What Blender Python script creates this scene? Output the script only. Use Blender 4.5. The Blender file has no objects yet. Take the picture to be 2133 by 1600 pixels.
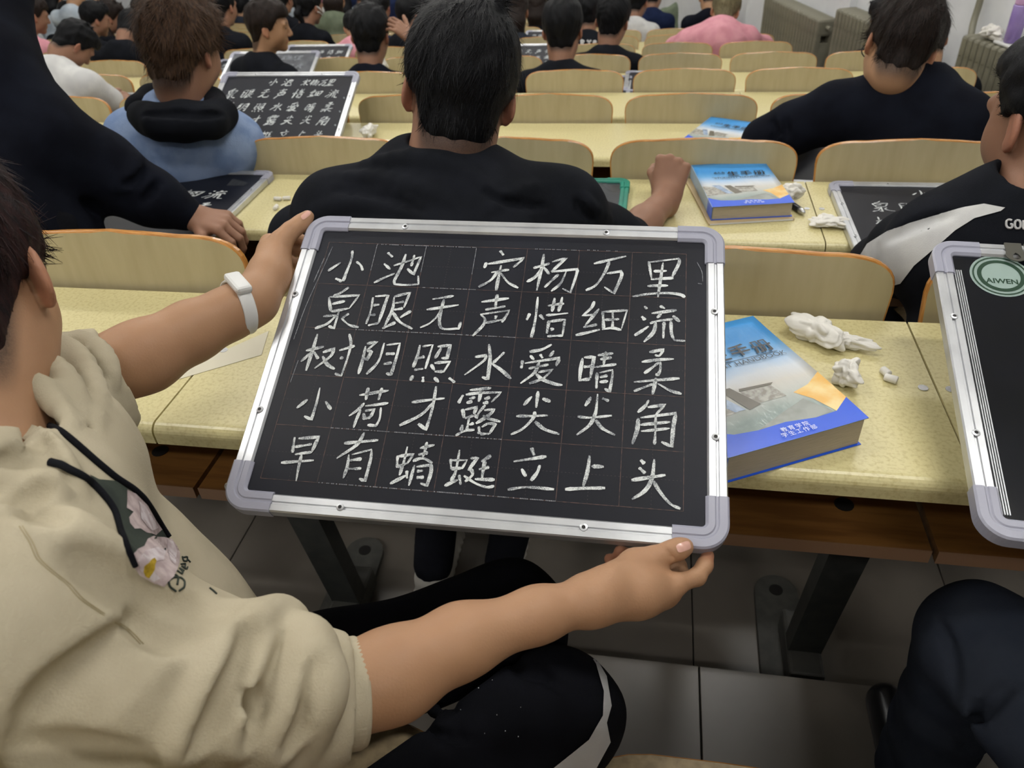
import bpy, bmesh, math, random
import numpy as np
from mathutils import Vector, Matrix

# ---------------------------------------------------------------- camera, light, exposure
S = bpy.context.scene
COL = S.collection
CAMZ = 1.40                       # lens height above the tread the camera stands behind
F, CX, CY = 1600.0, 1066.5, 800.0  # focal length and centre of the 2133x1600 frame
XA = np.array([0.98511623, 0.05692471, -0.16218999])   # world axes seen from the lens
YA = np.array([0.16351563, -0.60126824, 0.78213755])
ZA = np.array([-0.05299674, -0.79701699, -0.60162718])

def ray(px, py):
    d = np.array([px-CX, py-CY, F])
    return np.array([d@XA, d@YA, d@ZA])
def at_depth(px, py, dep):         # world point at a distance measured along the lens axis
    p = ray(px, py)/F*dep
    return Vector((p[0], p[1], p[2]+CAMZ))
def at_z(px, py, z):
    r = ray(px, py); p = r*((z-CAMZ)/r[2])
    return Vector((p[0], p[1], z))
def at_y(px, py, y):
    r = ray(px, py); p = r*(y/r[1])
    return Vector((p[0], p[1], p[2]+CAMZ))

cam = bpy.data.cameras.new('camera'); camo = bpy.data.objects.new('camera', cam); COL.objects.link(camo)
R = Matrix(((XA[0], -XA[1], -XA[2]), (YA[0], -YA[1], -YA[2]), (ZA[0], -ZA[1], -ZA[2])))
camo.matrix_world = Matrix.Translation((0, 0, CAMZ)) @ R.to_4x4()
cam.sensor_width = 36.0; cam.lens = 36.0*F/2133.0; cam.clip_start = 0.02; cam.clip_end = 80
cam.dof.use_dof = True; cam.dof.focus_distance = 0.95; cam.dof.aperture_fstop = 9.5
S.camera = camo

world = bpy.data.worlds.new('hall_ambient'); S.world = world; world.use_nodes = True
wb = world.node_tree.nodes['Background']; wb.inputs[0].default_value = (0.80, 0.86, 0.95, 1); wb.inputs[1].default_value = 0.05
S.view_settings.view_transform = 'Standard'; S.view_settings.look = 'None'
S.view_settings.gamma = 1.0; S.view_settings.exposure = 0.0; S.view_settings.use_curve_mapping = False
LAMP_W = 19.5
LAMP_COL = (1.0, 0.985, 0.95)
CEIL = 3.55
# lamps themselves (housing, tube, light) are built with the ceiling, at these places
LAMPS = [(x, y) for y in (-1.7, 0.9, 3.5, 6.1, 8.7, 11.3) for x in (-4.6, -1.9, 0.8)]

# ---------------------------------------------------------------- helpers
def new_obj(name, me, parent=None, mats=()):
    o = bpy.data.objects.new(name, me); COL.objects.link(o)
    if mats and not me.materials:
        for m in (mats if isinstance(mats, (list, tuple)) else [mats]): me.materials.append(m)
    if parent is not None: o.parent = parent
    return o
def tag(o, label=None, cat=None, group=None, kind=None):
    if label: o['label'] = label
    if cat: o['category'] = cat
    if group: o['group'] = group
    if kind: o['kind'] = kind
    return o
def empty(name, loc=(0, 0, 0), rz=0.0, label=None, cat=None, group=None):
    o = bpy.data.objects.new(name, None); COL.objects.link(o)
    o.location = loc; o.rotation_euler = (0, 0, rz); o.empty_display_size = 0.05
    return tag(o, label, cat, group)
def copy_tree(o, loc=None, label=None):
    c = o.copy(); COL.objects.link(c)
    if loc is not None: c.location = loc
    if label: c['label'] = label
    for ch in o.children:
        d = ch.copy(); COL.objects.link(d); d.parent = c
        for g in ch.children:
            e = g.copy(); COL.objects.link(e); e.parent = d
    return c
def mesh(name, verts, faces, mats=(), parent=None, smooth=False, mi=None):
    me = bpy.data.meshes.new(name); me.from_pydata([tuple(map(float, v)) for v in verts], [], [tuple(map(int, f)) for f in faces]); me.update()
    if smooth: me.polygons.foreach_set('use_smooth', [True]*len(me.polygons))
    o = new_obj(name, me, parent, mats)
    if mi is not None: me.polygons.foreach_set('material_index', mi)
    return o
class MB:                              # collects shapes into one mesh
    def __init__(s): s.v = []; s.f = []; s.m = []
    def add(s, v, f, m=0, M=None):
        n = len(s.v)
        if M is not None: v = [M @ Vector(p) for p in v]
        s.v += [tuple(p) for p in v]; s.f += [tuple(n+i for i in q) for q in f]; s.m += [m]*len(f)
        return s
    def box(s, lo, hi, m=0, M=None):
        (a, b, c), (d, e, f) = lo, hi
        v = [(a,b,c),(d,b,c),(d,e,c),(a,e,c),(a,b,f),(d,b,f),(d,e,f),(a,e,f)]
        return s.add(v, [(0,3,2,1),(4,5,6,7),(0,1,5,4),(1,2,6,5),(2,3,7,6),(3,0,4,7)], m, M)
    def bbox(s, lo, hi, r=0.003, m=0, M=None):   # box with chamfered edges
        bm = bmesh.new(); bmesh.ops.create_cube(bm, size=1)
        for v in bm.verts:
            v.co = Vector([(lo[i]+hi[i])/2+v.co[i]*(hi[i]-lo[i]) for i in range(3)])
        bmesh.ops.bevel(bm, geom=bm.edges[:], offset=r, segments=2, affect='EDGES', profile=0.5)
        bm.verts.index_update(); s.add([v.co.copy() for v in bm.verts], [[v.index for v in f.verts] for f in bm.faces], m, M); bm.free()
        return s
    def tube(s, pts, rad, n=10, m=0, cap=True, M=None):
        pts = [Vector(p) for p in pts]; rr = rad if isinstance(rad, (list, tuple)) else [rad]*len(pts)
        v = []; f = []
        up = None
        for i, p in enumerate(pts):
            t = (pts[min(i+1, len(pts)-1)]-pts[max(i-1, 0)]).normalized()
            if up is None: up = Vector((0, 0, 1)) if abs(t.z) < .9 else Vector((1, 0, 0))
            a = t.cross(up).normalized(); b = a.cross(t).normalized(); up = b
            for k in range(n):
                c = 2*math.pi*k/n
                v.append(p+(a*math.cos(c)+b*math.sin(c))*rr[i])
        for i in range(len(pts)-1):
            for k in range(n):
                f.append((i*n+k, i*n+(k+1) % n, (i+1)*n+(k+1) % n, (i+1)*n+k))
        if cap:
            f.append(tuple(range(n))[::-1]); f.append(tuple((len(pts)-1)*n+k for k in range(n)))
        return s.add(v, f, m, M)
    def prism(s, poly, z0, z1, m=0, M=None):      # polygon in xy, extruded along z
        n = len(poly)
        v = [(x, y, z0) for x, y in poly]+[(x, y, z1) for x, y in poly]
        f = [tuple(range(n))[::-1], tuple(range(n, 2*n))]+[(i, (i+1) % n, n+(i+1) % n, n+i) for i in range(n)]
        return s.add(v, f, m, M)
    def build(s, name, mats, parent=None, smooth=False):
        return mesh(name, s.v, s.f, mats, parent, smooth, s.m)
def lathe(prof, n=20):                 # prof: (r,z) list
    v = []; f = []
    for r, z in prof:
        for k in range(n): v.append((r*math.cos(2*math.pi*k/n), r*math.sin(2*math.pi*k/n), z))
    for i in range(len(prof)-1):
        for k in range(n): f.append((i*n+k, i*n+(k+1) % n, (i+1)*n+(k+1) % n, (i+1)*n+k))
    f.append(tuple(range(n))[::-1]); f.append(tuple((len(prof)-1)*n+k for k in range(n)))
    return v, f

# ---------------------------------------------------------------- materials
def srgb(h):
    c = [int(h[i:i+2], 16)/255 for i in (0, 2, 4)]
    return tuple(((x+0.055)/1.055)**2.4 if x > 0.04045 else x/12.92 for x in c)+(1,)
def nmat(name, col, rough=0.6, spec=0.5, metal=0.0, c2=None, nscale=20, ndetail=3, namp=(0.4, 0.6), bump=0.0, bscale=200, stretch=(1, 1, 1), sss=0, coat=0, sheen=0, rvar=0):
    m = bpy.data.materials.new(name); m.use_nodes = True; t = m.node_tree; b = t.nodes['Principled BSDF']
    col = srgb(col) if isinstance(col, str) else col
    b.inputs['Base Color'].default_value = col; b.inputs['Roughness'].default_value = rough
    b.inputs['Metallic'].default_value = metal; b.inputs['Specular IOR Level'].default_value = spec
    if coat: b.inputs['Coat Weight'].default_value = coat; b.inputs['Coat Roughness'].default_value = 0.12
    if sheen: b.inputs['Sheen Weight'].default_value = sheen; b.inputs['Sheen Roughness'].default_value = 0.5
    if sss: b.inputs['Subsurface Weight'].default_value = sss; b.inputs['Subsurface Radius'].default_value = (0.012, 0.005, 0.003); b.inputs['Subsurface Scale'].default_value = 1.0
    N = t.nodes.new; L = t.links.new
    tc = N('ShaderNodeTexCoord'); mp = N('ShaderNodeMapping'); mp.inputs['Scale'].default_value = stretch
    L(tc.outputs['Object'], mp.inputs['Vector'])
    if c2 is not None:
        c2 = srgb(c2) if isinstance(c2, str) else c2
        nz = N('ShaderNodeTexNoise'); nz.inputs['Scale'].default_value = nscale; nz.inputs['Detail'].default_value = ndetail
        L(mp.outputs[0], nz.inputs['Vector'])
        rp = N('ShaderNodeMapRange'); rp.inputs['From Min'].default_value = namp[0]; rp.inputs['From Max'].default_value = namp[1]
        L(nz.outputs['Fac'], rp.inputs['Value'])
        mx = N('ShaderNodeMix'); mx.data_type = 'RGBA'; mx.inputs['A'].default_value = col; mx.inputs['B'].default_value = c2
        L(rp.outputs[0], mx.inputs['Factor']); L(mx.outputs['Result'], b.inputs['Base Color'])
        m['mixnode'] = mx.name
        if rvar:
            r2 = N('ShaderNodeMapRange'); r2.inputs['To Min'].default_value = rough-rvar; r2.inputs['To Max'].default_value = rough+rvar
            L(nz.outputs['Fac'], r2.inputs['Value']); L(r2.outputs[0], b.inputs['Roughness'])
    if bump:
        n2 = N('ShaderNodeTexNoise'); n2.inputs['Scale'].default_value = bscale; n2.inputs['Detail'].default_value = 2
        L(mp.outputs[0], n2.inputs['Vector'])
        bp = N('ShaderNodeBump'); bp.inputs['Strength'].default_value = bump; bp.inputs['Distance'].default_value = 0.002
        L(n2.outputs['Fac'], bp.inputs['Height']); L(bp.outputs[0], b.inputs['Normal'])
    return m
def emis(name, col, strength):
    m = bpy.data.materials.new(name); m.use_nodes = True; b = m.node_tree.nodes['Principled BSDF']
    b.inputs['Base Color'].default_value = (1, 1, 1, 1); b.inputs['Emission Color'].default_value = col; b.inputs['Emission Strength'].default_value = strength
    return m

M_desk = nmat('speckled_cream_laminate', 'D0C694', 0.33, 0.5, c2='BDB07C', nscale=190, ndetail=3, namp=(0.46, 0.72), bump=0.05, bscale=60, rvar=0.06)
M_desk_edge = nmat('pale_desk_edge', 'CBBD86', 0.35, 0.5)
M_back = nmat('worn_cream_laminate', 'B8AC88', 0.46, 0.45, c2='AEA17D', nscale=5, ndetail=8, namp=(0.3, 0.7), stretch=(9, 9, 1.2), bump=0.04, bscale=90)
M_ply = nmat('varnished_plywood_edge', 'C98F4C', 0.24, 0.6, c2='AF7536', nscale=30, namp=(0.4, 0.6), stretch=(1, 14, 1), coat=0.4)
M_seat = nmat('seat_laminate', 'A5916F', 0.45, 0.5, c2='8F7D5F', nscale=60, ndetail=4)
M_shelf = nmat('brown_shelf_board', '7B5428', 0.5, 0.4, c2='69441F', nscale=8, ndetail=5, stretch=(1, 9, 9))
M_shelf_edge = nmat('shelf_edge_band', '7C5F48', 0.5)
M_iron = nmat('dark_painted_iron', '2E302E', 0.45, 0.5, c2='393A37', nscale=25, bump=0.05)
M_casting = nmat('grey_cast_iron', '4B4B47', 0.55, 0.5, c2='55544F', nscale=40, bump=0.1)
M_tile = nmat('grey_floor_tile', '787168', 0.34, 0.5, c2='6B655D', nscale=3.5, ndetail=6, namp=(0.35, 0.65), rvar=0.05)
M_grout = nmat('dark_grout', '2A2824', 0.8, 0.3)
M_wall = nmat('white_wall_paint', 'E6E8EA', 0.6, 0.3, c2='DCDEE1', nscale=4, ndetail=4)
M_ceil = nmat('ceiling_paint', 'D8D8D4', 0.8, 0.2)
M_rad = nmat('olive_grey_radiator', '7F7C6C', 0.42, 0.5, c2='757263', nscale=12)
M_alu = nmat('brushed_aluminium', 'D3D5D8', 0.36, 0.5, metal=0.75, c2='BFC1C5', nscale=6, ndetail=6, stretch=(3, 3, 3), namp=(0.35, 0.65))
M_cap = nmat('lavender_grey_plastic', '9C9DAC', 0.34, 0.5)
M_green = nmat('teal_green_plastic', '1E8470', 0.38, 0.5, c2='1A7564', nscale=10)
M_slate = nmat('black_writing_surface', '11121B', 0.45, 0.22, c2='1B1D27', nscale=5, ndetail=6, namp=(0.42, 0.75), rvar=0.07)
M_gloss = nmat('glossy_black_board', '0B0D13', 0.14, 0.5, c2='10121A', nscale=6)
M_smear = nmat('chalk_dusted_surface', '44474D', 0.5, 0.4, c2='6A6D73', nscale=11, ndetail=6, namp=(0.45, 0.75))
M_gridl = nmat('thin_brown_grid_print', '563F39', 0.5, 0.4, c2='2E2726', nscale=160, namp=(0.4, 0.6))
M_gridl2 = nmat('faint_dotted_grid_print', '2E2A2C', 0.5, 0.4)
M_hole = nmat('screw_hole_dark', '120F0D', 0.6)
M_steel = nmat('bright_steel', 'C9CACC', 0.25, 0.5, metal=0.9)
M_clip = nmat('dull_hanger_metal', '6C6B64', 0.32, 0.5, metal=0.7)
M_white = nmat('white_plastic', 'D8D8D6', 0.35, 0.5)
M_tissue = nmat('crumpled_white_tissue', 'DCD9D2', 0.85, 0.2, sss=0)
M_black = nmat('black_plastic', '16171A', 0.3, 0.5)
M_paper = nmat('white_paper', 'DADBE0', 0.7, 0.2)

def chalk_material():
    m = nmat('white_chalk', 'D6DAD9', 0.9, 0.1); t = m.node_tree; b = t.nodes['Principled BSDF']; N = t.nodes.new; L = t.links.new
    tc = N('ShaderNodeTexCoord'); nz = N('ShaderNodeTexNoise'); nz.inputs['Scale'].default_value = 900; nz.inputs['Detail'].default_value = 3
    n2 = N('ShaderNodeTexNoise'); n2.inputs['Scale'].default_value = 60; n2.inputs['Detail'].default_value = 3
    L(tc.outputs['Object'], nz.inputs['Vector']); L(tc.outputs['Object'], n2.inputs['Vector'])
    ad = N('ShaderNodeMath'); ad.operation = 'ADD'; L(nz.outputs['Fac'], ad.inputs[0]); L(n2.outputs['Fac'], ad.inputs[1])
    mr = N('ShaderNodeMapRange'); mr.inputs['From Min'].default_value = 0.80; mr.inputs['From Max'].default_value = 1.10
    L(ad.outputs[0], mr.inputs['Value'])
    mx = N('ShaderNodeMix'); mx.data_type = 'RGBA'; mx.inputs['A'].default_value = srgb('70747A'); mx.inputs['B'].default_value = srgb('DADEDD')
    L(mr.outputs[0], mx.inputs['Factor']); L(mx.outputs['Result'], b.inputs['Base Color'])
    return m
M_chalk = chalk_material()
M_chalk_dim = nmat('faint_chalk', '9DA1A6', 0.9, 0.1, c2='70747A', nscale=300, namp=(0.4, 0.6))

# ---------------------------------------------------------------- the hall: rows, treads, floor, walls, ceiling
P = 0.52; ROWD = 0.92; DROP = 0.161
ORD = ['row beside the lens', 'nearest row ahead', 'second row ahead', 'third row ahead', 'fourth row ahead', 'fifth row ahead', 'sixth row ahead', 'seventh row ahead',
       'eighth row ahead', 'ninth row ahead', 'tenth row ahead', 'eleventh row ahead', 'twelfth row ahead', 'thirteenth row ahead', 'fourteenth row ahead', 'fifteenth row ahead', 'sixteenth row ahead']
NUM = ['first', 'second', 'third', 'fourth', 'fifth', 'sixth', 'seventh', 'eighth', 'ninth', 'tenth', 'eleventh', 'twelfth', 'thirteenth', 'fourteenth', 'fifteenth', 'sixteenth']
NROW = 15
def rowY(n): return 1.05+ROWD*n                      # back edge of desk n = rear face of chair back n
def flat(n): return min(n, 12)+max(0, n-12)*0.35       # the floor flattens towards the stage
def deskZ(n): return CAMZ-0.648-DROP*flat(n)
def treadZ(k): return 0.0-DROP*flat(k)                # tread k; tread 0 holds the beige hoodie person's feet
def treadEdge(k): return 0.93+ROWD*k                  # far edge of tread k
def seatZ(n): return treadZ(n+1)+0.43
def wallX(y): return 2.0-0.318*(y-3.8)
RIGHT = {-1: 1.95, 0: 2.47, 1: 1.95, 2: 1.95, 3: 1.43, 4: 1.43, 5: 0.91, 6: 0.91, 7: 0.39, 8: -0.13, 9: -0.13, 10: -0.65, 11: -0.65, 12: -1.17, 13: -1.17, 14: -1.69}
LEFTN = {-1: 5, 0: 8, 1: 9, 2: 11, 3: 11, 4: 13, 5: 12, 6: 13, 7: 13, 8: 12, 9: 12, 10: 12, 11: 12, 12: 11, 13: 11, 14: 10}

b = MB()
for k in range(-3, NROW+3):
    b.box((-8.2, treadEdge(k-1) if k > -3 else -3.2, treadZ(k)-0.5), (4.2, treadEdge(k), treadZ(k)-0.008))
b.box((-8.2, treadEdge(NROW+2), treadZ(NROW+2)-0.5), (4.2, 20.0, treadZ(NROW+2)-0.008))
floor = tag(b.build('floor', M_grout), kind='structure')
TW = 0.60
def tile_mesh(w, d, nm='tile'):
    bm = bmesh.new(); bmesh.ops.create_cube(bm, size=1)
    for v in bm.verts: v.co = Vector((v.co.x*w, v.co.y*d, v.co.z*0.012))
    bmesh.ops.bevel(bm, geom=[e for e in bm.edges if e.verts[0].co.z > 0 and e.verts[1].co.z > 0], offset=0.0012, segments=1, affect='EDGES')
    me = bpy.data.meshes.new(nm); bm.to_mesh(me); bm.free(); me.materials.append(M_tile); return me
tmA = tile_mesh(TW-0.003, 0.597); tmB = tile_mesh(TW-0.003, 0.314)
tmN = tile_mesh(TW-0.003, 0.156, 'tile')
for k in range(-1, 4):
    x0 = 0.152+0.006*k
    for i in range(-9 if k > 0 else -5, 6):
        xc = x0+TW*(i+0.5)
        for me, y0, d in ((tmA, treadEdge(k-1)+0.005, 0.6), (tmB, treadEdge(k-1)+0.605, 0.314)):
            o = new_obj('tile', me, floor); o.location = (xc, y0+d/2-0.0015, treadZ(k)-0.006)
b = MB()
for k in range(4, NROW+3): b.box((-8.2, treadEdge(k-1), treadZ(k)-0.008), (4.2, treadEdge(k), treadZ(k)))
tag(b.build('far_tiles', M_tile, floor), kind='stuff')
b = MB()
for k in range(-3, NROW+2): b.box((-8.2, treadEdge(k)-0.03, treadZ(k)-DROP+0.002), (4.2, treadEdge(k)-0.002, treadZ(k)-0.010))
b.build('riser', M_tile, floor)

# right wall runs at an angle, towards the stage
ang = math.atan(0.318); ux = Vector((-math.sin(ang), math.cos(ang), 0)); nx = Vector((-math.cos(ang), -math.sin(ang), 0))
W0 = Vector((wallX(-3.0), -3.0, 0)); WL = 26.0
MW = Matrix(((ux.x, nx.x, 0, W0.x), (ux.y, nx.y, 0, W0.y), (0, 0, 1, 0), (0, 0, 0, 1)))   # local x along the wall, y into the hall
def wall_s(y): return (y+3.0)/math.cos(ang)
b = MB(); b.box((0, -0.2, -3.6), (WL, 0, CEIL), 0)
wr = tag(b.build('wall_right', M_wall), kind='structure'); wr.matrix_world = MW
# flat pilasters between the radiators
for s0, s1 in ((wall_s(5.98), wall_s(6.02)+0.06), (wall_s(5.12), wall_s(5.5)), (wall_s(7.1), wall_s(7.6)), (wall_s(2.9), wall_s(3.4))):
    b = MB(); b.bbox((s0, -0.001, -3.5), (s1, 0.05, CEIL-0.01), 0.004, 0); b.build('pilaster', M_wall, wr)
b = MB(); b.bbox((wall_s(1.0), -0.001, treadZ(1)+1.30), (wall_s(5.0), 0.03, treadZ(1)+1.36), 0.004, 0); b.build('sill_board', M_wall, wr)
b = MB(); b.box((-8.4, -3.2, -3.6), (-8.2, 20, CEIL)); tag(b.build('wall_left', M_wall), kind='structure')
b = MB(); b.box((-8.4, 19.8, -3.6), (4.3, 20.0, CEIL)); tag(b.build('wall_front', nmat('stage_wall_paint', '8C8A84', 0.7)), kind='structure')
b = MB(); b.box((-8.4, -3.4, -1.0), (4.6, -3.2, CEIL)); tag(b.build('wall_back', M_wall), kind='structure')
b = MB(); b.box((-8.4, -3.4, CEIL), (4.6, 20.0, CEIL+0.1)); tag(b.build('ceiling', M_ceil), kind='structure')

# ceiling lamps: housing, tubes, and the light the tubes give
M_tube = emis('fluorescent_tube_glow', (1.0, 0.97, 0.92, 1), 22.0)
M_house = nmat('white_lamp_housing', 'D5D6D6', 0.4)
lamp0 = None
li = bpy.data.lights.new('tube_light', 'AREA'); li.shape = 'RECTANGLE'; li.size = 1.2; li.size_y = 0.22; li.energy = LAMP_W; li.color = LAMP_COL
for i, (x, y) in enumerate(LAMPS):
    lab = 'white twin-tube ceiling lamp, %s of its row from the right, in the %s lamp row' % (('first', 'second', 'third')[2-i % 3], ('rearmost', 'second', 'third', 'fourth', 'fifth', 'foremost')[i//3])
    if lamp0 is None:
        lamp0 = empty('ceiling_lamp', (x, y, CEIL), 0, lab, 'ceiling lamp', 'twin-tube lamps under the ceiling')
        b = MB(); b.bbox((-0.64, -0.15, -0.06), (0.64, 0.15, 0), 0.006); b.build('housing', M_house, lamp0)
        for yy in (-0.07, 0.07):
            b = MB(); b.tube([(-0.60, yy, -0.085), (0.60, yy, -0.085)], 0.016, 12); b.build('tube', M_tube, lamp0, True)
    else: copy_tree(lamp0, (x, y, CEIL), lab)
    lo = bpy.data.objects.new('tube_light', li); COL.objects.link(lo); lo.location = (x, y, CEIL-0.13)

# ---------------------------------------------------------------- seats and desks
def outline_back(w, h0, h1, rx, rz, n=10):   # rounded plywood back: half width w at its widest, from z=h0 up to h1
    pts = [(-w*0.93, h0), (w*0.93, h0), (w, h1-rz)]
    top = []
    for k in range(n+1):
        a = math.pi/2*k/n
        e = 0.75
        top.append((w-rx+rx*math.cos(a)**e, h1-rz+rz*math.sin(a)**e))
    for k in range(1, 8):
        u = 1-k/4.0
        top.append(((w-rx)*u, h1+0.006*(1-u*u)))
    for k in range(n, -1, -1):
        a = math.pi/2*k/n
        top.append((-(w-rx+rx*math.cos(a)**0.75), h1-rz+rz*math.sin(a)**0.75))
    return pts[:2]+top
def slab(poly, t, bend, mats, name, parent, grid=0.02):
    """extrude an xz outline through thickness t (towards +y) with rounded rims and a slight lengthwise bend"""
    bm = bmesh.new(); vs = [bm.verts.new((x, 0, z)) for x, z in poly]; f = bm.faces.new(vs)
    xs = sorted(set(round(x, 4) for x, z in poly)); lo, hi = xs[0], xs[-1]
    n = 10
    for k in range(1, n):
        x = lo+(hi-lo)*k/n
        bmesh.ops.bisect_plane(bm, geom=bm.verts[:]+bm.edges[:]+bm.faces[:], plane_co=(x, 0, 0), plane_no=(1, 0, 0))
    r = bmesh.ops.extrude_face_region(bm, geom=bm.faces[:])
    for g in r['geom']:
        if isinstance(g, bmesh.types.BMVert): g.co.y += t
    bmesh.ops.recalc_face_normals(bm, faces=bm.faces[:])
    rim = [e for e in bm.edges if len(e.link_faces) == 2 and abs(e.link_faces[0].normal.y) > .9 > .5 > abs(e.link_faces[1].normal.y) or len(e.link_faces) == 2 and abs(e.link_faces[1].normal.y) > .9 > .5 > abs(e.link_faces[0].normal.y)]
    bmesh.ops.bevel(bm, geom=rim, offset=0.0035, segments=2, affect='EDGES', profile=0.5)
    for fc in bm.faces: fc.material_index = 0 if abs(fc.normal.y) > 0.97 else 1
    for v in bm.verts: v.co.y += bend*(v.co.x/0.25)**2
    me = bpy.data.meshes.new(name); bm.to_mesh(me); bm.free()
    return new_obj(name, me, parent, mats)

def make_chair():
    r = empty('lecture_seat', (0, 0, 0))
    # local origin: under the middle of the back, at desk-top height of its own row, on the desk's back edge
    o = slab(outline_back(0.2385, -0.20, 0.098, 0.115, 0.062), 0.013, 0.010, [M_back, M_ply], 'backrest', r)
    o.location = (0, 0.010, 0); o.rotation_euler = (math.radians(-5), 0, 0)
    sz = -DROP+0.43-0.75-0.004
    po = []
    for k in range(25):                                   # seat pan with a rounded front
        a = math.pi*k/24
        po.append((0.205*math.copysign(abs(math.cos(a))**0.42, math.cos(a)), 0.158+0.215*math.sin(a)**0.75))
    po = [(0.195, 0.03)]+po+[(-0.195, 0.03)]
    bm = bmesh.new(); f = bm.faces.new([bm.verts.new((x, y, 0)) for x, y in po]); r2 = bmesh.ops.extrude_face_region(bm, geom=[f])
    for g in r2['geom']:
        if isinstance(g, bmesh.types.BMVert): g.co.z -= 0.014
    bmesh.ops.recalc_face_normals(bm, faces=bm.faces[:])
    bmesh.ops.bevel(bm, geom=[e for e in bm.edges if abs(e.verts[0].co.z-e.verts[1].co.z) < 1e-5], offset=0.003, segments=1, affect='EDGES')
    for fc in bm.faces: fc.material_index = 0 if abs(fc.normal.z) > .9 else 1
    me = bpy.data.meshes.new('seat'); bm.to_mesh(me); bm.free(); s = new_obj('seat', me, r, [M_seat, M_ply]); s.location = (0, 0.04, sz)
    b = MB(); b.bbox((-0.03, 0.02, sz-0.05), (0.03, 0.30, sz-0.016), 0.004); b.bbox((-0.03, 0.012, sz-0.05), (0.03, 0.030, -0.15), 0.003)
    b.build('seat_bracket', M_iron, r)
    return r
chair0 = make_chair()

def make_desk(w):
    r = empty('desk_section', (0, 0, 0))
    # cross-section in (y,z): back edge at y=0, near edge rolled down at y=-0.35
    prof = [(0.0, -0.026), (0.0, 0.0)]
    prof += [(-0.335-0.015*math.sin(a), -0.015+0.015*math.cos(a)) for a in [math.pi/2*k/6 for k in range(7)]]
    prof += [(-0.350, -0.030), (-0.338, -0.032), (-0.332, -0.026)]
    n = len(prof); v = [(-w/2+0.0015, y, z) for y, z in prof]+[(w/2-0.0015, y, z) for y, z in prof]
    f = [tuple(range(n)), tuple(range(2*n-1, n-1, -1))]+[(i, n+i, n+(i+1) % n, (i+1) % n) for i in range(n)]
    mesh('desktop', v, f, [M_desk], r)
    b = MB(); b.box((-w/2+0.004, -0.315, -0.170), (w/2-0.004, -0.02, -0.150), 0)
    b.box((-w/2+0.004, -0.3165, -0.171), (w/2-0.004, -0.3152, -0.149), 1)
    b.build('book_shelf', [M_shelf, M_shelf_edge], r)
    b = MB(); b.box((-w/2+0.004, -0.018, -0.30), (w/2-0.004, -0.003, -0.027), 0); b.build('modesty_panel', M_shelf, r)
    b = MB(); b.tube([(w/2-0.10, -0.243, -0.1495), (w/2-0.10, -0.243, -0.1485)], 0.013, 16); b.build('cable_hole', M_hole, r)
    for sx in (-1, 1):
        b = MB(); b.tube([(sx*(w/2-0.017), -0.165, 0.0), (sx*(w/2-0.017), -0.165, 0.0012)], 0.0065, 14); b.build('screw', M_steel, r)
    return r
desk0 = make_desk(2*P)
desk1 = make_desk(P)
def make_post():
    r = empty('desk_post', (0, 0, 0))
    zf = -0.752-DROP    # floor of the tread in front, from desk height
    v = []
    for (y, z) in ((-0.10, -0.172), (0.025, zf+0.05)):
        for dx, dy in ((-0.034, -0.022), (0.034, -0.022), (0.034, 0.022), (-0.034, 0.022)): v.append((dx, y+dy, z))
    b = MB(); b.add(v, [(0,1,2,3)[::-1], (4,5,6,7), (0,1,5,4), (1,2,6,5), (2,3,7,6), (3,0,4,7)]); b.build('post', M_iron, r)
    # cast foot: long rounded plate on the floor with a bolt hole at its far end
    poly = [(-0.085, -0.10), (0.035, -0.10)]+[(-0.03+0.05*math.cos(a), 0.20+0.05*math.sin(a)) for a in [math.pi*k/12 for k in range(13)]]
    b = MB(); b.prism(poly, zf, zf+0.016); b.bbox((-0.036, -0.06, zf+0.01), (0.036, 0.11, zf+0.075), 0.008); b.build('foot', M_casting, r)
    b = MB(); b.tube([(-0.03, 0.205, zf+0.0155), (-0.03, 0.205, zf+0.0175)], 0.016, 14); b.build('bolt_hole', M_hole, r)
    b = MB(); b.bbox((-0.012, -0.10, -0.20), (0.012, 0.10, -0.171), 0.003); b.build('bracket', M_iron, r)
    return r
post0 = make_post()

firstc = firstd = firstd1 = firstp = True
CHAIRS = []
for n in range(-1, NROW):
    xr = RIGHT[n]; nl = LEFTN[n]; Z = deskZ(n)
    dz_floor = 0
    for j in range(nl):
        x = xr-P*(j+0.5)
        if n == -1 and j > 5: continue
        lab = 'cream plywood seat back, %s from the right end of the %s' % (NUM[j], ORD[n+1])
        loc = (x, rowY(n)-(0.03 if n == -1 else 0), Z)
        if firstc: c = chair0; c.location = loc; firstc = False
        else: c = copy_tree(chair0, loc)
        tag(c, lab, 'seat', 'fixed plywood seats of the '+ORD[n+1])
        CHAIRS.append((n, j, c))
    # desk sections, joints on the even gaps
    x = xr; j = 0; dj = -1
    while j < nl:
        dj += 1
        odd = round((x-0.39)/P) % 2 != 0
        w = P if (odd or j+1 >= nl) else 2*P
        lab = 'speckled cream desk section, %s from the right end of the %s' % (NUM[dj], ORD[n+1])
        loc = (x-w/2, rowY(n), Z)
        if w == P:
            if firstd1: d = desk1; d.location = loc; firstd1 = False
            else: d = copy_tree(desk1, loc)
        else:
            if firstd: d = desk0; d.location = loc; firstd = False
            else: d = copy_tree(desk0, loc)
        tag(d, lab, 'desk', 'desk sections of the '+ORD[n+1])
        if n < 7:
            ploc = (x-0.005, rowY(n), Z)
            if firstp: p = post0; p.location = ploc; firstp = False
            else: p = copy_tree(post0, ploc)
            tag(p, 'dark iron desk post, %s from the right end of the %s' % (NUM[dj], ORD[n+1]), 'desk post', 'iron posts of the '+ORD[n+1])
        j += 1 if w == P else 2; x -= w

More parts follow.
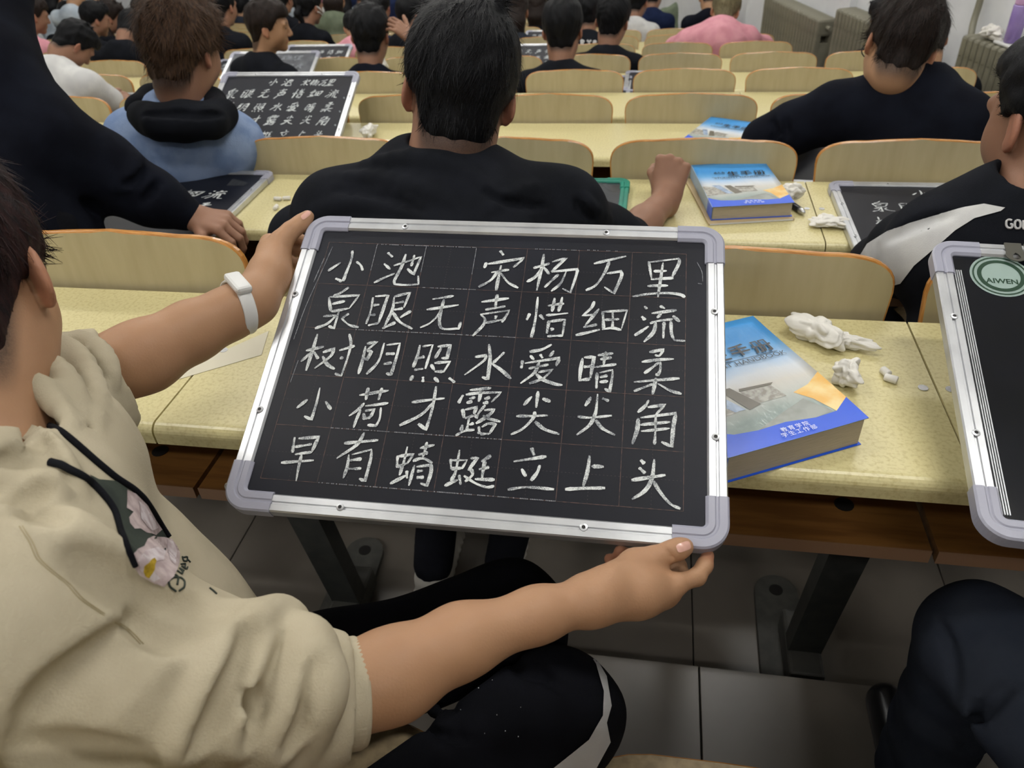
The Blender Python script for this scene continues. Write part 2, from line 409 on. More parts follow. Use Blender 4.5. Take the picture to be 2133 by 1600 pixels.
# ---------------------------------------------------------------- writing practice boards
STROKES = {}
for line in '''00143,112 147,139 142,193 141,214|137,216 117,206|120,153 91,183|162,148 177,160 186,177
01242,114 259,129|239,151 260,170|275,182 225,215|267,157 303,141 336,124 326,184 306,165|317,119 315,157|293,117 289,161 279,202 281,217 313,218 345,214 339,186
03545,95 556,110|514,135 511,154|519,140 612,117 587,148|531,167 577,156|554,143 552,188 551,224|547,164 533,192 504,215|556,167 578,196 607,213
04639,148 680,131|662,101 661,144 655,219|661,147 648,175 627,193|663,141 682,166|686,126 722,111 687,158|687,158 754,146 751,170 741,221 720,209|706,165 674,208|725,155 714,193 692,219
05794,127 875,99|833,118 824,152 804,194 779,212|828,157 865,148 866,165 850,218 825,199
06933,113 942,168|935,116 1009,101 1009,116 993,159|946,144 979,141|940,170 996,163|969,115 965,160 959,224|932,191 983,187|897,225 932,216 979,210 1013,213 1025,221
10160,233 143,251 125,262|114,267 130,311|115,266 194,257 176,300|127,288 160,277|131,311 175,299|151,310 150,363 134,355|113,327 147,322 129,349 100,365|179,315 165,330|162,330 187,349 214,355
11232,261 235,303 231,344|237,258 271,253 263,339|238,286 254,283|235,316 250,314|237,348 263,340|288,256 327,242 320,289|294,276 317,270|296,297 318,291|288,256 291,297 280,351|276,355 307,335|292,303 318,333 354,352|341,298 316,320
12390,259 444,246|380,292 461,273|420,258 416,299 397,331 373,347|418,284 419,324 431,347 472,344 474,324
13556,236 556,274|518,261 587,246|531,284 581,271|520,299 593,283 578,320|561,300 559,311|537,324 581,311|521,299 534,312 532,331 510,364
14645,289 639,310|660,238 661,291 659,334 656,360|670,292 682,306|688,264 728,255|703,239 700,281|722,235 716,280|686,293 741,283|695,308 693,346|695,311 734,303 732,352|701,334 710,332|695,354 733,350
15803,244 797,264 777,289 806,284|816,266 785,318|781,323 814,313|764,347 822,327|825,273 831,327|826,275 885,267 874,322|832,298 867,294|850,275 852,321|827,327 852,321 874,326
16927,252 933,261|921,283 930,294|939,311 906,340|964,250 977,257|945,273 1005,260|969,269 958,286|942,303 959,295 997,287|996,277 1013,294|956,298 951,328 929,357|976,296 975,344|992,293 994,328 1001,348 1027,348
2093,432 137,417|111,381 110,429 108,489|109,434 88,464|115,434 131,454|138,434 165,422 160,445 128,481|140,445 158,468 180,480|179,426 216,410|194,376 205,406 205,450 201,498 183,492|186,446 195,448
21244,409 245,453 243,490|246,402 271,395 250,421|250,421 262,425 256,449 249,444|290,397 286,451 263,489|297,403 330,396 329,435 325,487 312,483|300,429 323,427|300,458 321,453
22382,398 381,431 376,463|389,402 414,395 407,465|385,436 399,430|380,470 402,465|427,400 458,394 456,432 442,432|438,400 426,434|419,451 431,468|427,447 465,441 453,472|431,471 452,470|380,485 376,500|405,487 407,502|433,487 446,500|469,486 486,498
23524,424 551,418 547,434 506,476|554,385 562,425 564,484 549,478|595,406 571,438|567,439 594,457 620,479
24708,377 685,393 656,401|659,411 670,423|683,406 690,417|715,394 706,412|642,426 641,449|648,434 731,414 724,437|659,448 706,434|683,429 674,459 644,490|683,457 717,447 696,473 665,489|678,461 694,475 725,486 744,488
25786,411 783,475|789,409 813,406 808,465|790,435 808,432|783,472 808,467|821,401 858,393|828,412 855,405|840,389 837,427|815,435 867,423|823,449 824,492|828,449 859,439 859,460 855,498 843,491|830,461 848,455|830,474 850,470
26943,385 977,375 967,393 956,392|926,413 963,405 1001,400|967,411 933,444|970,410 970,432 965,446 959,445|910,469 958,461 1015,452|961,454 954,499|956,470 911,493|965,469 994,486 1020,493
30155,534 157,578 155,621 135,613|132,568 111,593|178,570 197,591
31258,548 328,530|276,526 277,560|310,524 308,558|275,568 264,586 245,605|270,586 265,614 263,635|279,576 334,564|279,595 286,612|281,589 303,583 298,604|286,610 298,604|318,577 321,606 316,626 295,625
32390,558 468,542|442,511 443,559 441,593 437,627 416,613|442,556 418,590 372,621
33525,516 576,507|517,529 549,522 601,517 581,545|511,530 503,553|551,516 552,530 551,546|527,539 541,534|522,551 536,546|563,537 576,531|561,549 574,545|515,567 519,580 522,591|521,569 548,560 544,579|524,591 543,583|534,590 533,622|537,607 547,602|521,608 520,625|509,637 528,624 551,619|568,553 555,575 553,589 545,580|567,567 591,563 578,581 552,603|566,580 576,587 609,594|560,610 563,629|567,611 581,601 598,601 587,627|566,629 587,627
34688,508 688,552|675,523 658,548|700,527 720,534|644,577 717,570|686,562 684,579 663,608 637,625|689,588 713,606 748,616
35828,506 827,550 823,567|813,515 801,540|839,517 855,523|786,568 814,569 864,560|825,564 814,589 787,615|828,574 844,594 874,609
36946,514 939,529 922,548|944,533 983,524 962,552|924,562 922,594 913,629|929,561 1008,544 1003,577 1000,628 977,618|929,579 996,567|931,595 995,583|963,553 963,602 962,626
40126,669 131,709|136,672 184,665 177,703|133,694 172,684|138,713 178,704|110,736 187,724|154,712 155,740 158,778
41249,676 329,662|292,645 280,678 240,715|267,703 270,734 267,763|274,703 318,687 321,711 319,765 304,760|272,718 300,712|273,739 304,735
42383,697 387,727|384,699 419,691 408,716|387,725 407,714|401,673 400,709 396,745|378,767 411,744|411,732 415,751|431,675 464,664|430,691 452,684|445,658 442,697|420,708 442,699 466,709|426,717 422,768|431,721 465,714 467,734 463,764 447,760|434,732 448,729|436,747 453,745
43507,696 513,721|509,699 545,696 536,718|512,720 536,716|524,672 523,725 516,749|503,762 531,745|532,733 539,756|552,691 568,688 551,721|557,716 562,731 548,748|543,734 572,750 598,757 615,753|598,680 578,697|575,716 598,709|586,693 585,739|569,740 614,738
44688,654 696,673|651,691 724,673|671,707 683,725|711,695 707,713 695,734|646,759 687,750 748,750
45820,663 818,701 811,739|826,689 853,688|772,748 816,742 859,738
46933,665 942,674|930,684 944,697|963,661 959,707 945,737 918,759|915,715 988,697|962,713 979,740 1000,763 1021,772'''.split('\n'):
    STROKES[(int(line[0]), int(line[1]))] = [[tuple(int(q)/2000.0 for q in p.split(',')) for p in st.split(' ')] for st in line[2:].split('|')]
GX0, GY0, GC = 0.0355, 0.0425, 0.0683
def ribbon(mb, pts, w, z, rng, taper=True):
    """a chalk stroke: smooth ribbon through pts (board mm frame, y down), uneven width"""
    P_ = [np.array(p) for p in pts]
    if len(P_) == 2: P_ = [P_[0], (P_[0]+P_[1])/2+rng.normal(0, 0.0002, 2), P_[1]]
    Q = []
    for i in range(len(P_)-1):
        a = P_[max(i-1, 0)]; b_ = P_[i]; c = P_[i+1]; d = P_[min(i+2, len(P_)-1)]
        v1 = (b_-a); v2 = (c-b_); v3 = (d-c)
        sharp = lambda u, v: np.linalg.norm(u) > 1e-6 and np.linalg.norm(v) > 1e-6 and (u@v)/(np.linalg.norm(u)*np.linalg.norm(v)) < 0.35
        t1 = v2 if (i == 0 or sharp(v1, v2)) else (c-a)/2
        t2 = v2 if (i == len(P_)-2 or sharp(v2, v3)) else (d-b_)/2
        n = 4
        for k in range(n):
            t = k/n; Q.append((2*t**3-3*t*t+1)*b_+(t**3-2*t*t+t)*t1+(-2*t**3+3*t*t)*c+(t**3-t*t)*t2)
    Q.append(P_[-1]); Q = np.array(Q)
    n = len(Q); T = np.gradient(Q, axis=0); T /= np.maximum(np.linalg.norm(T, axis=1), 1e-9)[:, None]; Nn = np.stack([-T[:, 1], T[:, 0]], 1)
    u = np.linspace(0, 1, n); W_ = w*(0.82+0.3*rng.random()+0.22*np.sin(u*5+rng.random()*6)+rng.normal(0, 0.06, n))
    if taper: W_ *= np.minimum(1, 0.55+np.minimum(u, 1-u)*6)
    L_ = Q+Nn*W_[:, None]/2; R_ = Q-Nn*W_[:, None]/2
    v = [(p[0], -p[1], z) for p in L_]+[(p[0], -p[1], z) for p in R_]
    mb.add(v, [(i, n+i, n+i+1, i+1) for i in range(n-1)])
def write_char(mb, key, ox, oy, sx, sy, w, z, rng, shear=0):
    r, c = key; x0 = GX0+GC*c; y0 = GY0+GC*r
    for st in STROKES[key]:
        pts = []
        for x, y in st:
            a = (x-x0)/GC; b_ = (y-y0)/GC
            pts.append((ox+(a+shear*(0.5-b_))*sx+rng.normal(0, 0.012)*sx*(shear != 0), oy+b_*sy+rng.normal(0, 0.012)*sy*(shear != 0)))
        ribbon(mb, pts, w, z, rng)
RAIL = [(0, -0.010), (0, 0.003), (0.0015, 0.005), (0.0085, 0.005), (0.0095, 0.0030), (0.0115, 0.0030), (0.0125, 0.0048), (0.0195, 0.0048), (0.0215, 0.0018), (0.0215, -0.002)]
CAP = [(-0.0012, -0.0112), (-0.0012, 0.0045), (0.001, 0.0066), (0.009, 0.0066), (0.0105, 0.0048), (0.0125, 0.0048), (0.014, 0.0062), (0.0205, 0.0062), (0.0235, 0.003), (0.0235, -0.002)]
def sweep(prof, path, inw, closed_ends=True):
    n = len(prof); v = []; f = []
    for (x, y), (ix, iy) in zip(path, inw):
        for d, z in prof: v.append((x+ix*d, y+iy*d, z))
    for i in range(len(path)-1):
        for k in range(n): f.append((i*n+k, (i+1)*n+k, (i+1)*n+(k+1) % n, i*n+(k+1) % n))
    f.append(tuple(range(n))); f.append(tuple((len(path)-1)*n+k for k in range(n))[::-1])
    return v, f
BOARD_PARTS = {}
def board_frame_meshes(W, H, rail_m, cap_m, key):
    if key in BOARD_PARTS: return BOARD_PARTS[key]
    out = []
    C = 0.028
    rails = [([(C, 0), (W-C, 0)], (0, -1)), ([(W, -C), (W, -H+C)], (-1, 0)), ([(W-C, -H), (C, -H)], (0, 1)), ([(0, -H+C), (0, -C)], (1, 0))]
    for path, iw in rails:
        v, f = sweep(RAIL, path, [iw, iw]); out.append(('frame_rail', v, f, rail_m))
    for cx_, cy_, a0 in ((C, -C, math.pi), (W-C, -C, math.pi/2), (W-C, -H+C, 0), (C, -H+C, -math.pi/2)):
        path = []; iw = []
        t0 = (-math.sin(a0), math.cos(a0))
        r = C
        for k in range(11):
            a = a0-math.pi/2*k/10
            path.append((cx_+r*math.cos(a), cy_+r*math.sin(a))); iw.append((-math.cos(a), -math.sin(a)))
        ex = 0.030
        p0 = (path[0][0]+t0[0]*ex, path[0][1]+t0[1]*ex); a1 = a0-math.pi/2; t1 = (math.sin(a1), -math.cos(a1))
        p1 = (path[-1][0]+t1[0]*ex, path[-1][1]+t1[1]*ex)
        v, f = sweep(CAP, [p0]+path+[p1], [iw[0]]+iw+[iw[-1]]); out.append(('corner_cap', v, f, cap_m))
    res = []
    for nm, v, f, m in out:
        me = bpy.data.meshes.new(nm); me.from_pydata(v, [], f); me.update(); me.materials.append(m); res.append((nm, me))
    BOARD_PARTS[key] = res
    return res
def make_board(tl, u, v, label, W=0.56, H=0.428, rail=None, cap=None, surf=None, group=None, screws=True, key='alu', cat='chalkboard'):
    u = Vector(u).normalized(); v = Vector(v); v = (v-u*v.dot(u)).normalized(); y = -v; n = u.cross(y)
    r = empty('hand_chalkboard', (0, 0, 0), 0, label, cat, group)
    r.matrix_world = Matrix(((u.x, y.x, n.x, tl[0]), (u.y, y.y, n.y, tl[1]), (u.z, y.z, n.z, tl[2]), (0, 0, 0, 1)))
    b = MB(); b.bbox((0.012, -H+0.012, -0.006), (W-0.012, -0.012, 0.001), 0.0005); b.build('writing_panel', surf or M_slate, r)
    for nm, me in board_frame_meshes(W, H, rail or M_alu, cap or M_cap, key+'%d%d' % (W*1000, H*1000)): new_obj(nm, me, r)
    if screws:
        key2 = 'screw'
        if key2 not in BOARD_PARTS:
            mb = MB(); v_, f_ = lathe([(0.0014, 0.0012), (0.0022, 0.0016), (0.0042, 0.0012), (0.0046, 0.0)], 16); mb.add(v_, f_); v_, f_ = lathe([(0.0021, 0.00125), (0.0021, 0.0017)], 12); mb.add(v_, f_, 1)
            me = bpy.data.meshes.new('screw'); me.from_pydata(mb.v, [], mb.f); me.update(); me.materials.append(M_alu); me.materials.append(M_hole)
            me.polygons.foreach_set('material_index', mb.m); BOARD_PARTS[key2] = me
        for x, y_ in ((0.138*W/0.56, -0.0145), (0.410*W/0.56, -0.0145), (W-0.0125, -0.132), (W-0.0125, -0.300), (0.139*W/0.56, -H+0.0115), (0.4095*W/0.56, -H+0.0115), (0.0115, -0.133), (0.0115, -0.303)):
            o = new_obj('screw', BOARD_PARTS[key2], r); o.location = (x, y_, 0.0047)
    return r
def poem(r, rows=range(5), cols=range(7), style='copy', seed=1, w=0.0034, title=None, x0=0.05, y0=0.075, dx=0.068, dy=0.068, size=0.058, mat=None, shear=0.12):
    rng = np.random.default_rng(seed); mb = MB()
    if title:
        for key, x, y, s in title: write_char(mb, key, x, y, s, s, w, 0.0017, rng, shear)
    for i, rr in enumerate(rows):
        for c in cols:
            if (rr, c) in STROKES: write_char(mb, (rr, c), x0+dx*c, y0+dy*i, size, size, w, 0.0017, rng, shear)
    return tag(mb.build('chalk_writing', mat or M_chalk, r), kind='stuff')

# the board being held up to the lens
mainb = make_board((-0.463, 0.935, -0.447+CAMZ), (1.0, 0.019, -0.015), (0.002, -0.914, -0.405),
                   'large chalkboard with five chalk lines, held up by the person in the beige hoodie')
rng = np.random.default_rng(4); mb = MB()
for key in STROKES:
    for st in STROKES[key]: ribbon(mb, st, 0.0037, 0.0018, rng)
tag(mb.build('chalk_writing', M_chalk, mainb), kind='stuff')
mb = MB(); m2 = MB()
def strip(mbx, x0, y0, x1, y1, w, z=0.0013):
    d = Vector((x1-x0, y1-y0, 0)).normalized(); q = Vector((-d.y, d.x, 0))*w/2
    mbx.add([(x0-q.x, -(y0-q.y), z), (x1-q.x, -(y1-q.y), z), (x1+q.x, -(y1+q.y), z), (x0+q.x, -(y0+q.y), z)], [(3, 2, 1, 0)])
gx = [GX0+GC*i for i in range(8)]; gy = [0.0425+0.0692*i for i in range(6)]
for x in gx: strip(mb, x, gy[0], x, gy[-1], 0.0008)
for y in gy: strip(mb, gx[0], y, gx[-1], y, 0.0008)
tag(mb.build('printed_grid', M_gridl, mainb), kind='stuff')
for j in range(5):
    y = (gy[j]+gy[j+1])/2; x = gx[0]
    while x < gx[-1]: strip(m2, x, y, x+0.0016, y, 0.0006); x += 0.0042
for i in range(7):
    x = (gx[i]+gx[i+1])/2; y = gy[0]
    while y < gy[-1]: strip(m2, x, y, x, y+0.0016, 0.0006); y += 0.0042
tag(m2.build('dotted_guide_lines', M_gridl2, mainb), kind='stuff')
mb = MB()   # chalk traces on the grid print and light scratches
rng = np.random.default_rng(7)
for x0, y0, x1, y1 in ((gx[1], gy[0]+.001, gx[3], gy[0]+.001), (gx[2]+.005, gy[1], gx[3]+.01, gy[1]), (gx[1], gy[5], gx[5], gy[5]), (gx[4]+.01, gy[0], gx[5], gy[0]), (gx[5]+.01, gy[0]-.001, gx[6]-.02, gy[0]-.001), (gx[1], gy[4], gx[4], gy[4]), (gx[1], gy[2], gx[4], gy[2])):
    x = x0
    while x < x1:
        if rng.random() < 0.72: strip(mb, x, y0, x+0.0012, y0, 0.0012, 0.0016)
        x += 0.0019
for (a, b_) in ((1, 0), (2, 0), (3, 0)): strip(mb, gx[a], gy[0]+.002, gx[a], gy[0]+.045, 0.0007, 0.0016)
tag(mb.build('chalk_dust_traces', M_chalk_dim, mainb), kind='stuff')
mb = MB()
for pts in ([(.012+.03, .05), (.037, .09), (.029, .15), (.026, .20)], [(.035, .07), (.030, .11)], [(.527, .055), (.533, .07), (.534, .085)], [(.528, .088), (.533, .089)], [(.04, .23), (.038, .262)]):
    ribbon(mb, pts, 0.0008, 0.0015, rng)
tag(mb.build('scratch', M_chalk_dim, mainb), kind='stuff')
# small steel hanger stub at the lower left corner
b = MB(); v_, f_ = lathe([(0.0025, 0), (0.004, 0.001), (0.004, 0.005), (0.0025, 0.006)], 14); b.add(v_, f_, 0, Matrix.Translation((-0.006, -0.400, -0.003)) @ Matrix.Rotation(math.pi/2, 4, 'Y')); b.build('hanger_stub', M_steel, mainb, True)

TITLE = [((0, 0), 0.20, 0.028, 0.045), ((0, 1), 0.255, 0.028, 0.045), ((0, 3), 0.335, 0.036, 0.036), ((0, 4), 0.370, 0.036, 0.036), ((0, 5), 0.405, 0.038, 0.036), ((0, 6), 0.435, 0.036, 0.038)]
# leaning board beside the brown-haired person, standing on the desk of the third row
tlC = at_depth(468, 152, 3.02)
bC = make_board(tlC, (1, 0.0, -0.004), (0, -0.906, -0.423), 'leaning chalkboard with white characters beside the brown-haired person in denim')
poem(bC, range(1, 5), range(7), seed=3, title=TITLE, x0=0.035, y0=0.085, dx=0.069, dy=0.070, size=0.055, w=0.0042, shear=0.25)
mb = MB(); rng = np.random.default_rng(5)
for r_, yy in ((1, .135), (2, .205), (3, .275), (4, .345)): ribbon(mb, [(0.525, yy), (0.530, yy+.008)], 0.005, 0.0017, rng, False)
for k in range(5): ribbon(mb, [(0.06+k*.006, .09+.02*k), (0.045+k*.006, .16+.02*k), (0.05+k*.009, .30)], 0.0014, 0.0015, rng)
tag(mb.build('chalk_marks', M_chalk_dim, bC), kind='stuff')
tlD = at_depth(484, 109, 4.75)
bD = make_board(tlD, (1, 0.0, 0.0), (0, -0.92, -0.39), 'dusty chalkboard leaning behind the leaning board beside the brown-haired person', surf=M_smear, screws=False, W=0.58)
poem(bD, range(1, 4), range(7), seed=9, title=[(a, x, y, s*1.2) for a, x, y, s in TITLE], x0=0.04, y0=0.10, w=0.006, mat=M_chalk_dim, shear=0.2)

def flat_board(n, x, yfront, label, W=0.56, H=0.428, rz=0.0, tilt=0.0, lift=0.012, **k):
    """lies on desk n; x = left end, yfront = Y of its top edge"""
    z = deskZ(n)+lift+math.sin(tilt)*H
    c, s = math.cos(rz), math.sin(rz)
    return make_board((x, yfront, z), (c, s, 0), (s*math.cos(tilt), -c*math.cos(tilt), -math.sin(tilt)), label, W, H, **k)
# second row desks
bR = flat_board(1, 0.437, 1.935, 'chalkboard lying under the arm of the person in the black and white jacket', rz=0.0)
poem(bR, [1, 2, 3, 4], range(7), seed=12, title=[((0, 0), 0.175, 0.030, 0.055), ((0, 1), 0.245, 0.030, 0.055), ((0, 3), 0.325, 0.032, 0.05)], x0=0.062, y0=0.105, dx=0.068, dy=0.082, size=0.060, w=0.0034, shear=0.0)
bG = flat_board(1, -0.555, 1.935, 'chalkboard with teal green plastic frame under the black hoodie person', W=0.503, H=0.36, rail=M_green, cap=M_green, key='green', screws=False, surf=nmat('grey_reflecting_board', '3A3D42', 0.25, c2='45484D', nscale=5))
mb = MB(); rng = np.random.default_rng(8)
for x in (0.37, 0.40, 0.43): ribbon(mb, [(x, .05), (x-.004, .2), (x-.01, .30)], 0.0012, 0.0015, rng)
tag(mb.build('chalk_marks', M_chalk_dim, bG), kind='stuff')
bL = flat_board(1, -1.607, 1.955, 'chalkboard half hidden under the sleeve of the standing person in black', rz=0.0)
poem(bL, [1, 2], [3, 5, 6], seed=21, title=[((0, 5), 0.22, 0.06, 0.06)], x0=-0.03, y0=0.12, dx=0.075, dy=0.085, size=0.07, w=0.0060, shear=0.1)
mb = MB(); rng = np.random.default_rng(6)
for k in range(10): ribbon(mb, [(0.455+.006*k, .05+.003*k), (0.46+.005*k, .10)], 0.004, 0.0014, rng)
tag(mb.build('chalk_smudge', nmat('dim_chalk_smudge', '34363A', 0.6), bL), kind='stuff')
# glossy board at the right edge
tE = at_depth(1936, 506, 1.02)
bE = make_board(tE, (1, -0.045, -0.012), (0.0, -0.958, -0.287), 'glossy black board with round sticker and hanger clips at the right edge', surf=M_gloss, key='aluE')
for x0_ in (0.0135, 0.0155, 0.0175): pass
b = MB()   # parallel grooves of this board's wider inner frame
for i, d in enumerate((0.0225, 0.0250, 0.0275, 0.0300)):
    b.bbox((d, -0.40, 0.0005), (d+0.0015, -0.05, 0.0030), 0.0004)
tag(b.build('ribbed_inner_frame', M_alu, bE), kind='stuff')
def text_obj(name, body, size, mat, parent, loc, rot=(0, 0, 0), extrude=0.0, align='LEFT', sx=1.0, offset=0.0, spacing=1.0, shear=0.0):
    c = bpy.data.curves.new(name, 'FONT'); c.body = body; c.size = size; c.extrude = extrude; c.align_x = align; c.offset = offset
    c.space_character = spacing; c.shear = shear
    c.materials.append(mat)
    o = bpy.data.objects.new(name, c); COL.objects.link(o); bpy.context.view_layer.update()
    me = bpy.data.meshes.new_from_object(o.evaluated_get(bpy.context.evaluated_depsgraph_get())); me.name = name
    bpy.data.objects.remove(o); bpy.data.curves.remove(c)
    o = new_obj(name, me, parent, [mat]); o.location = loc; o.rotation_euler = rot; o.scale = (sx, 1, 1)
    o['kind'] = 'stuff'
    return o
M_stk1 = nmat('sticker_pale_green', '8FA19B', 0.3); M_stk2 = nmat('sticker_dark_green', '24402F', 0.3); M_stk3 = nmat('sticker_grey_green', '768A83', 0.3)
b = MB(); SC = Vector((0.077, -0.055, 0)); rr = 0.0
for r0, r1, mi, z in ((0.0, 0.036, 0, .0014), (0.0310, 0.0330, 1, .0017), (0.0225, 0.0275, 1, .0017), (0.0, 0.0222, 2, .0017)):
    nn = 40
    if r0 == 0:
        b.add([(SC.x+r1*math.cos(2*math.pi*k/nn), SC.y+r1*math.sin(2*math.pi*k/nn), z) for k in range(nn)], [tuple(range(nn))], mi)
    else:
        b.add([(SC.x+r*math.cos(2*math.pi*k/nn), SC.y+r*math.sin(2*math.pi*k/nn), z) for r in (r0, r1) for k in range(nn)], [(k, nn+k, nn+(k+1) % nn, (k+1) % nn) for k in range(nn)], mi)
st = b.build('round_sticker', [M_stk1, M_stk2, nmat('sticker_centre', '94A8A1', 0.3)], bE)
text_obj('sticker_lettering', 'AIWEN', 0.0115, M_stk2, st, (SC.x, SC.y-0.0135, 0.0019), align='CENTER', offset=0.0003)
# double hanger clips gripping the top rail
b = MB()
for cx_ in (0.098, 0.121):
    b.bbox((cx_-0.010, -0.014, 0.004), (cx_+0.010, 0.0015, 0.0066), 0.0006)
    v = []; f = []; nn = 24
    for z in (0.0066, 0.0080):
        for k in range(nn):
            a = 2*math.pi*k/nn
            v.append((cx_+0.0125*math.cos(a), -0.022+0.0115*math.sin(a), z))
        for k in range(nn):
            a = 2*math.pi*k/nn
            v.append((cx_+(0.0042-0.0018*math.sin(a))*math.cos(a), -0.024+0.0055*math.sin(a), z))
    for k in range(nn):
        k2 = (k+1) % nn
        f += [(2*nn+k, 2*nn+k2, 3*nn+k2, 3*nn+k), (k, nn+k, nn+k2, k2), (k, k2, 2*nn+k2, 2*nn+k), (nn+k, 3*nn+k, 3*nn+k2, nn+k2)]
    b.add(v, f)
b.build('hanger_clip', M_clip, bE)
mb = MB(); rng = np.random.default_rng(3)
ribbon(mb, [(.092, .185), (.105, .23), (.118, .275)], .0007, .0015, rng); ribbon(mb, [(.097, .195), (.125, .265), (.133, .33), (.138, .36)], .0008, .0015, rng)
ribbon(mb, [(.145, .045), (.147, .048)], .002, .0015, rng)
tag(mb.build('scratch', M_chalk_dim, bE), kind='stuff')

# ---------------------------------------------------------------- handbooks
def book_cover_mat():
    m = bpy.data.materials.new('printed_handbook_cover'); m.use_nodes = True; t = m.node_tree; b = t.nodes['Principled BSDF']; N = t.nodes.new; L = t.links.new
    b.inputs['Roughness'].default_value = 0.45; b.inputs['Specular IOR Level'].default_value = 0.3; b.inputs['Coat Weight'].default_value = 0.22; b.inputs['Coat Roughness'].default_value = 0.10
    tc = N('ShaderNodeTexCoord'); sp = N('ShaderNodeSeparateXYZ'); L(tc.outputs['Object'], sp.inputs[0])
    nz = N('ShaderNodeTexNoise'); nz.inputs['Scale'].default_value = 14; nz.inputs['Detail'].default_value = 4; L(tc.outputs['Object'], nz.inputs['Vector'])
    mr = N('ShaderNodeMapRange'); mr.inputs['From Min'].default_value = 0.0; mr.inputs['From Max'].default_value = 0.255; L(sp.outputs['Y'], mr.inputs['Value'])
    ad = N('ShaderNodeMath'); ad.operation = 'MULTIPLY_ADD'; ad.inputs[1].default_value = 0.16; L(nz.outputs['Fac'], ad.inputs[0])
    sb = N('ShaderNodeMath'); sb.operation = 'SUBTRACT'; sb.inputs[1].default_value = 0.08; L(mr.outputs[0], sb.inputs[0]); L(sb.outputs[0], ad.inputs[2])
    cr = N('ShaderNodeValToRGB'); e = cr.color_ramp; e.elements[0].position = 0.0; e.elements[0].color = srgb('7D8A84'); e.elements[1].position = 1.0; e.elements[1].color = srgb('3E97DC')
    for p, c in ((0.18, '8E9C98'), (0.30, 'B5B9B3'), (0.40, 'C9C6BE'), (0.50, 'CDD3DA'), (0.60, '9CC0E4'), (0.70, '66A8DF'), (0.82, '3F94DA')):
        q = e.elements.new(p); q.color = srgb(c)
    L(ad.outputs[0], cr.inputs[0]); L(cr.outputs[0], b.inputs['Base Color'])
    nb = N('ShaderNodeTexNoise'); nb.inputs['Scale'].default_value = 30; mpp = N('ShaderNodeMapping'); mpp.inputs['Scale'].default_value = (3.0, 0.6, 1); mpp.inputs['Rotation'].default_value = (0, 0, 0.5)
    L(tc.outputs['Object'], mpp.inputs[0]); L(mpp.outputs[0], nb.inputs['Vector'])
    bp = N('ShaderNodeBump'); bp.inputs['Strength'].default_value = 0.9; bp.inputs['Distance'].default_value = 0.006; L(nb.outputs['Fac'], bp.inputs['Height']); L(bp.outputs[0], b.inputs['Coat Normal'])
    return m
M_cover = book_cover_mat()
M_cblue = nmat('cover_blue_band', '2458D6', 0.4, 0.3, coat=0.12); M_pages = nmat('book_page_block', 'BDB29C', 0.8, 0.2, c2='A99F8A', nscale=500, stretch=(0.1, 0.1, 3), namp=(0.3, 0.7))
M_cink = nmat('cover_dark_ink', '1C232B', 0.4); M_cyel = nmat('cover_yellow_field', 'D9A43A', 0.3, c2='E0C57E', nscale=30); M_bld = nmat('cover_building_grey', '7F7B70', 0.3, c2='A9A79E', nscale=120)
M_bld2 = nmat('cover_building_blue', '6D83A3', 0.3, c2='9FB2CB', nscale=60); M_cwht = nmat('cover_white_ink', 'DDE6F5', 0.4); M_bld3 = nmat('cover_building_dark', '57503F', 0.3); M_road = nmat('cover_hill_grey', '6F756C', 0.3, c2='8B9089', nscale=25)
